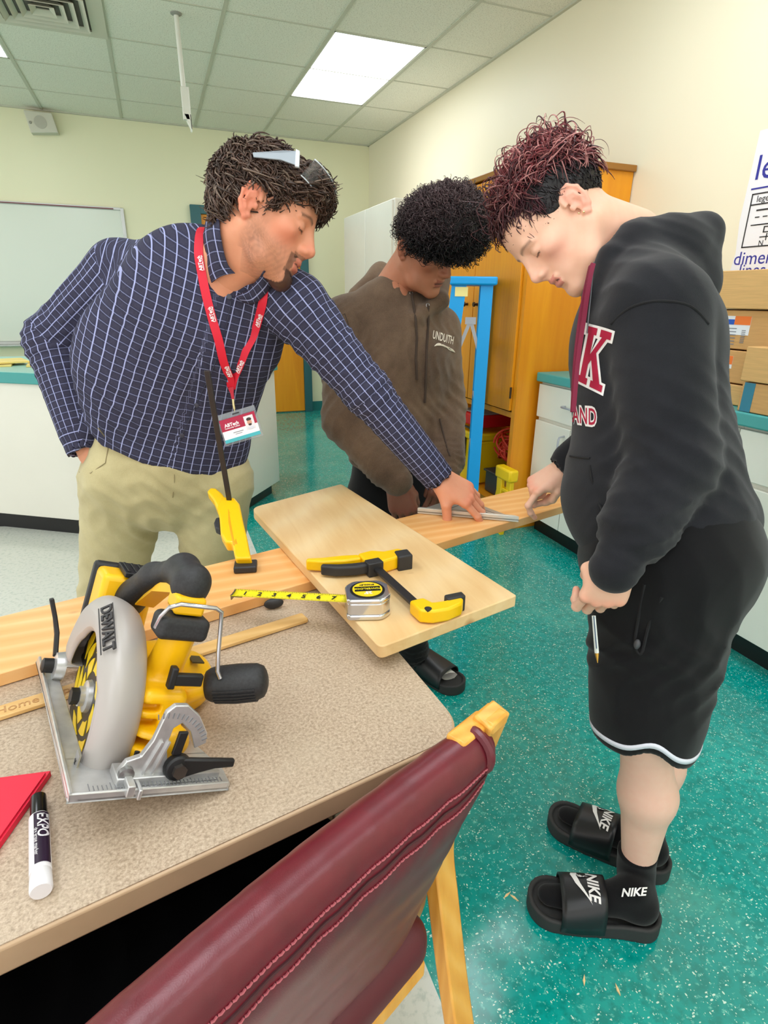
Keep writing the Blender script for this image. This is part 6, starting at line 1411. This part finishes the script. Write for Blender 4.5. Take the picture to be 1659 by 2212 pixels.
# hood lying on the back, neck roll
q.u(cone(at(1375,535,1.10),at(1515,508,1.13),.050,.034),.03).u(cone(at(1375,535,1.22),at(1515,508,1.19),.050,.034),.03).u(cone(at(1515,505,1.13),at(1510,610,1.13),.034,.026),.03).u(cone(at(1515,505,1.19),at(1510,610,1.19),.034,.026),.03).u(cone(at(1450,560,1.12),at(1480,620,1.15),.07,.06),.04)
q.u(cone(at(1372,505,1.12),at(1322,560,1.085),.024,.024),.02).u(cone(at(1322,560,1.085),at(1287,640,1.085),.024,.021),.02).u(cone(at(1287,640,1.085),at(1275,730,1.10),.020,.016),.02)
q.u(cone(at(1372,505,1.22),at(1322,560,1.25),.024,.024),.02).u(cone(at(1322,560,1.25),at(1283,640,1.23),.024,.021),.02)
q.s(cone(at(1285,545,1.165),at(1365,520,1.165),.075,.058),.012)
q.s(plane(at(1430,1200,1.13),nrm(up3+co(.04,0,0))),.014)
q.u(ar,.012).u(a2,.015)
q.s(cone(at(1285,545,1.165),at(1365,520,1.165),.073,.056),.012)
q.s(plane(A_lw*1.03-A_le*.03,A_le-A_lw),.004) if 0 else q.s(cone(A_rw,A_rw*1.3-A_re*.3,.030,.05),.004)
Fw=wrinkle(q,[(A_le,.13,A_lw-A_le,0.0750,0.0045,FW),(A_lw*.6+A_le*.4,.09,cv(-.3,.9,0),0.0688,0.0053,FW),(A_lw*.78+A_le*.22,.06,A_lw-A_le,0.0438,0.0037,FW),(A_ls+co(-.03,.03,0),.10,cv(.8,.5,0),0.0875,0.0030,up3),(at(1560,850,1.15),.12,cv(1,.15,0),0.0750,0.0053,up3),(S_be,.2,cv(.8,.5,0),0.1125,0.0045,up3),(S_nk+co(.05,0,0),.10,cv(.4,.9,0),0.0562,0.0030,FW)])
lo=np.minimum.reduce([A_ls,A_le,A_lw,A_rs,A_re,A_rw,S_pe,S_nk])-.20; hi=np.maximum.reduce([A_ls,A_le,A_lw,A_rs,A_re,A_rw,S_pe,S_nk,at(1520,500,1.15)])+.20
h3=cloth('hoodie',Fw,lo,hi,.0072,char,st3); hb3=bvh_of(h3)
cord=PL('maroon_cord',(122,14,52),rough=.7); 
b=MB()
def free(P,dd=0): return [at(x,y,z) for x,y,z in P]
b.strip(smoothpath(free([(1281,570,1.045),(1272,610,1.045),(1262,680,1.055),(1250,760,1.055),(1243,830,1.05),(1238,890,1.05)]),5),RT,.008,.006); b.strip(smoothpath(free([(1276,575,1.06),(1262,640,1.06),(1252,700,1.065),(1243,780,1.06),(1237,890,1.06)]),5),RT,.007,.006); b.build('drawstring',cord,h3)
MB().tube(smoothpath(free([(1283,566,1.045),(1276,640,1.05),(1268,720,1.05)]),5),.0012,6).build('thread_end',PL('seam_grey',(90,90,96)),h3)
crim=PL('crimson_print',(172,14,58),rough=.7)
# varsity K
Kp=[(0,0),(.36,0),(.36,.12),(.28,.12),(.28,.36),(.36,.46),(.56,.12),(.48,.12),(.48,0),(.92,0),(.92,.12),(.80,.12),(.48,.60),(.72,.88),(.84,.88),(.84,1),(.48,1),(.48,.88),(.56,.88),(.28,.54),(.28,.88),(.36,.88),(.36,1),(0,1),(0,.88),(.08,.88),(.08,.12),(0,.12)]
def grow(P,e):
    out=[]; n=len(P)
    for i in range(n):
        a,p,c=[V3(*P[k%n],0) for k in (i-1,i,i+1)]; u=nrm(p-a); v=nrm(c-p); n1=V3(u[1],-u[0],0); n2=V3(v[1],-v[0],0); m_=n1+n2; m_=m_/max(m_@n1,.4); out.append(tuple((p+m_*e)[:2]))
    return out
bx3=cv(.90,-.44,0); uy3=cv(.19,.98,0); o3=at(1246,822,1.04)
sx_,sy_=.054,.104
KK=[(x*sx_,y*sy_) for x,y in Kp]
drape_poly(grow(KK,.0045),o3,bx3,uy3,whp,'letter_outline',h3,hb3,.0015,o3-CAM,.007)
drape_poly(KK,o3,bx3,uy3,crim,'letter',h3,hb3,.0028,o3-CAM,.007)
o4=at(1261,900,1.04)
textmesh('AND',.046,o4,nrm(RT-UP*.12),UP,whp,'outline_letters',h3,bvh=hb3,pd=o4-CAM,off=.0015,xs=.46,bold=.085,spacing=1.05)
textmesh('AND',.044,o4,nrm(RT-UP*.12),UP,crim,'block_letters',h3,bvh=hb3,pd=o4-CAM,off=.0028,xs=.47,bold=.01,spacing=1.07)
sg=PL('seam_black',(20,20,23),rough=.9)
for P in ([(1275,1005),(1280,1040),(1295,1090),(1325,1140)],[(1232,985),(1252,988),(1275,990)],[(1320,700),(1360,665),(1420,650),(1490,660),(1530,700)]):
    MB().tube(smoothpath([surf(hb3,x,y,.0004)[0] for x,y in P],4),.0022,6).build('seam',sg,h3)
# shorts
q=SDF(); hpL=at(1455,1200,1.09); hpR=at(1450,1200,1.24); hmL=kneeL+nrm(kneeL-ankL)*0+co(0,.0,0); hmR=at(1400,1570,1.36)
q.u(cone(S_pe+up3*.03,S_pe-up3*.04,.150,.160,n=FW,fl=1.1),0).u(cone(hpL,hmL,.135,.097,n=FW,fl=.95),.04)
qr=SDF(); qr.u(cone(hpR,hmR,.13,.092,n=FW,fl=.95),0); q.u(qr,.02).u(ell(at(1530,1200,1.14),(.075,.09,.09)),.06).u(cone(hmL+co(-.025,.20,-.02),hmL+co(-.015,.06,-.015),.085,.088),.05)
def thL(P): return (P-hmL)@nrm(hpL-hmL)
lax=nrm(hpL-hmL); lx_,ly_,_=frame(lax,-FW)
def hem_h(P,base=-.012):
    v=P-hmL; a=np.arctan2(v@FW,-(v@RT)) ; return base+.026*np.exp(-((a+1.25)/.33)**2)-.010*np.exp(-((a+2.15)/.5)**2)
def cutL(P): return hem_h(P)-((P-hmL)@lax)     # positive below the hem
q0=SDF(); q0.ops=list(q.ops)
q.i(lambda P: cutL(P),.003)
q.s(cone(hmL-lax*.05,hmL+lax*.05,.083,.086,n=FW,fl=.95),.004)
q.s(cone(hmR-lax*.05,hmR+lax*.05,.080,.083,n=FW,fl=.95),.004)
Fw3=wrinkle(q,[(at(1400,1350,1.05),.16,cv(.8,.45,0),0.1190,0.0048,cv(-.3,1,0)),(at(1300,1420,1.1),.13,cv(.9,-.4,0),0.0840,0.0042,cv(0,1,0)),(at(1520,1400,1.1),.15,cv(.8,-.5,0),0.1120,0.0042,cv(0,1,0))])
lo=np.minimum.reduce([S_pe,hmL,hmR,hpL])-.19; hi=np.maximum.reduce([S_pe,hmL,hmR,hpL])+.19; lo[2]=hmL[2]-.12
sh3=cloth('shorts',Fw3,lo,hi,.0068,blkf,st3); sb3=bvh_of(sh3)
def hemband(h0,h1,name,mt,off):
    V=[];Fq=[];N=90
    for i in range(N+1):
        a=-math.pi+2*math.pi*i/N
        for hh in (h0,h1):
            base=hmL+(-RT*math.cos(a)+FW*math.sin(a))*.1; z=float(hem_h(np.array([base]),0)[0])+hh
            dr=-RT*math.cos(a)+FW*math.sin(a); dr=nrm(dr-lax*(dr@lax)); c0=hmL+lax*z; h=sb3.ray_cast(Vector(c0+dr*.35),Vector(-dr),.33)
            V.append(np.array(h[0])+dr*off if h[0] is not None else c0+dr*.10)
    for i in range(N): Fq.append((i*2,i*2+1,i*2+3,i*2+2))
    o=np_mesh(name,np.array(V),np.array(Fq),mt,sh3); s_l=o.modifiers.new('s','SOLIDIFY'); s_l.thickness=.0012; return o
hemband(.002,.013,'hem_stripe',PL('stripe_white2',(222,224,236),rough=.8),.0015)
b=MB(); b.tube(smoothpath([surf(sb3,x,y,-.001)[0] for x,y in ((1392,1262),(1380,1330),(1372,1390),(1385,1412),(1402,1350),(1430,1290))],5),.003,6); b.build('pocket_edge',sg,sh3)
MB().ell(surf(sb3,1376,1392,.004)[0],(.006,.006,.010)).build('pocket_lining',PL('lining',(70,70,74)),sh3)
# feet
bsock=mat('black_sock',m_fabric,'black_sock',(12,12,14),(18,18,20),.15,20,700,.95,.3)
for (hl_,to_,an_,kn_) in (((.872,.585,0),(.642,.722,0),ankL,kneeL),((.985,.665,0),(.825,.895,0),ankR,kneeR)):
    so,st_,ft,fr_=slide(hl_,to_,st3,None,np.array(an_)+V3(0,0,.0),width=.102)
    ft.u(cone(np.array(an_)-V3(0,0,.02),np.array(an_)*.86+kn_*.14,.038,.041),.01)
    lo=np.minimum(np.array(to_),np.minimum(np.array(hl_),an_))-.10; hi=np.maximum(np.array(to_),np.maximum(np.array(hl_),an_))+.10; lo[2]=.0; hi[2]=an_[2]+.10
    ft.i(plane(np.array(an_)*.87+kn_*.13,nrm(kn_-an_)),.003)
    sk=cloth('sock',ft,lo,hi,.0045,bsock,st3); skb=bvh_of(sk)
    heel,ax,lt,L=fr_; sbv=bvh_of(st_)
    # lettering and swoosh on the strap, reading across the foot
    oc=heel+ax*L*.60+lt*.006+V3(0,0,.12); rd_=-ax; 
    xd,yd=(lt if lt@RT>0 else lt),None
    xd=lt*1.0; yd=-ax
    textmesh('NIKE',.030,oc+yd*.016+xd*.004,xd,yd,whp,'brand_letters',st_,bvh=sbv,pd=-lt*.35-V3(0,0,1),off=.0048,xs=1.,bold=.03,shear=.25)
    swo=[(-.040,.004),(-.030,-.010),(-.020,-.014),(.0,-.008),(.045,.012),(.0,-.018),(-.022,-.026),(-.036,-.020),(-.043,-.008)]
    drape_poly(swo,oc+yd*.000,xd,yd,whp,'swoosh',st_,sbv,.0048,-lt*.35-V3(0,0,1),.006)
    if an_ is ankL:
        px_=surf(skb,1365,1925,0); textmesh('NIKE',.024,at(1368,1928,1.27),cv(1,.05,0),cv(-.05,1,0),whp,'brand_letters',sk,bvh=skb,pd=at(1368,1928,1.27)-CAM,off=.0022,bold=.03,shear=.25)
# pen held in the left hand
t=thing('pen',at(1288,1385,.955),'clear hexagonal ballpoint pen with a gold tip pointing down in the student\'s hand','pen')
pa=at(1282,1325,.972); pb_=at(1291,1432,.968); pd_=nrm(pb_-pa); Lp=np.linalg.norm(pb_-pa)
MB().lathe([(.004,.0036),(Lp*.78,.0040),(Lp*.80,.0036)],pa,pd_,6).build('barrel',PL('pen_clear',(206,212,206),rough=.15),t)
MB().tube([pa+pd_*Lp*.05+co(-.0012,0,-.0040),pa+pd_*Lp*.7+co(-.0012,0,-.0040)],.0010,6).build('ink_tube',PL('pen_ink',(60,84,110)),t)
MB().lathe([(Lp*.80,.0036),(Lp*.84,.0030),(Lp*.96,.0012),(Lp*1.0,.0005)],pa,pd_,14).build('tip',PL('brass',(206,158,70),metal=.8,rough=.3),t)
# sawdust and chips on the floor
chip=PL('wood_chip',(236,206,150),rough=.8); rg=random.Random(5)
for i,(x,y,a) in enumerate([(1095,1935,.3),(1110,1940,-1.1),(1335,2140,1.3),(1262,2120,.9)]):
    p=atz(x,y,0); d_=V3(math.cos(a),math.sin(a),0); e_=V3(-d_[1],d_[0],0)
    o=MB().prism([p-d_*.010,p+e_*.003,p+d_*.012,p-e_*.002],(0,0,.0005),(0,0,.003)).build('wood_chip',chip)
    tag(rehome(o),['pale wood chip on the floor, left of a touching pair near the chair','pale wood chip on the floor, right of a touching pair near the chair','pale wood sliver on the floor at the bottom right','pale wood sliver on the floor below the front sandal'][i],'wood chip','wood chips on the floor')
for x,y in ((1085,1688),) if 0 else (): pass
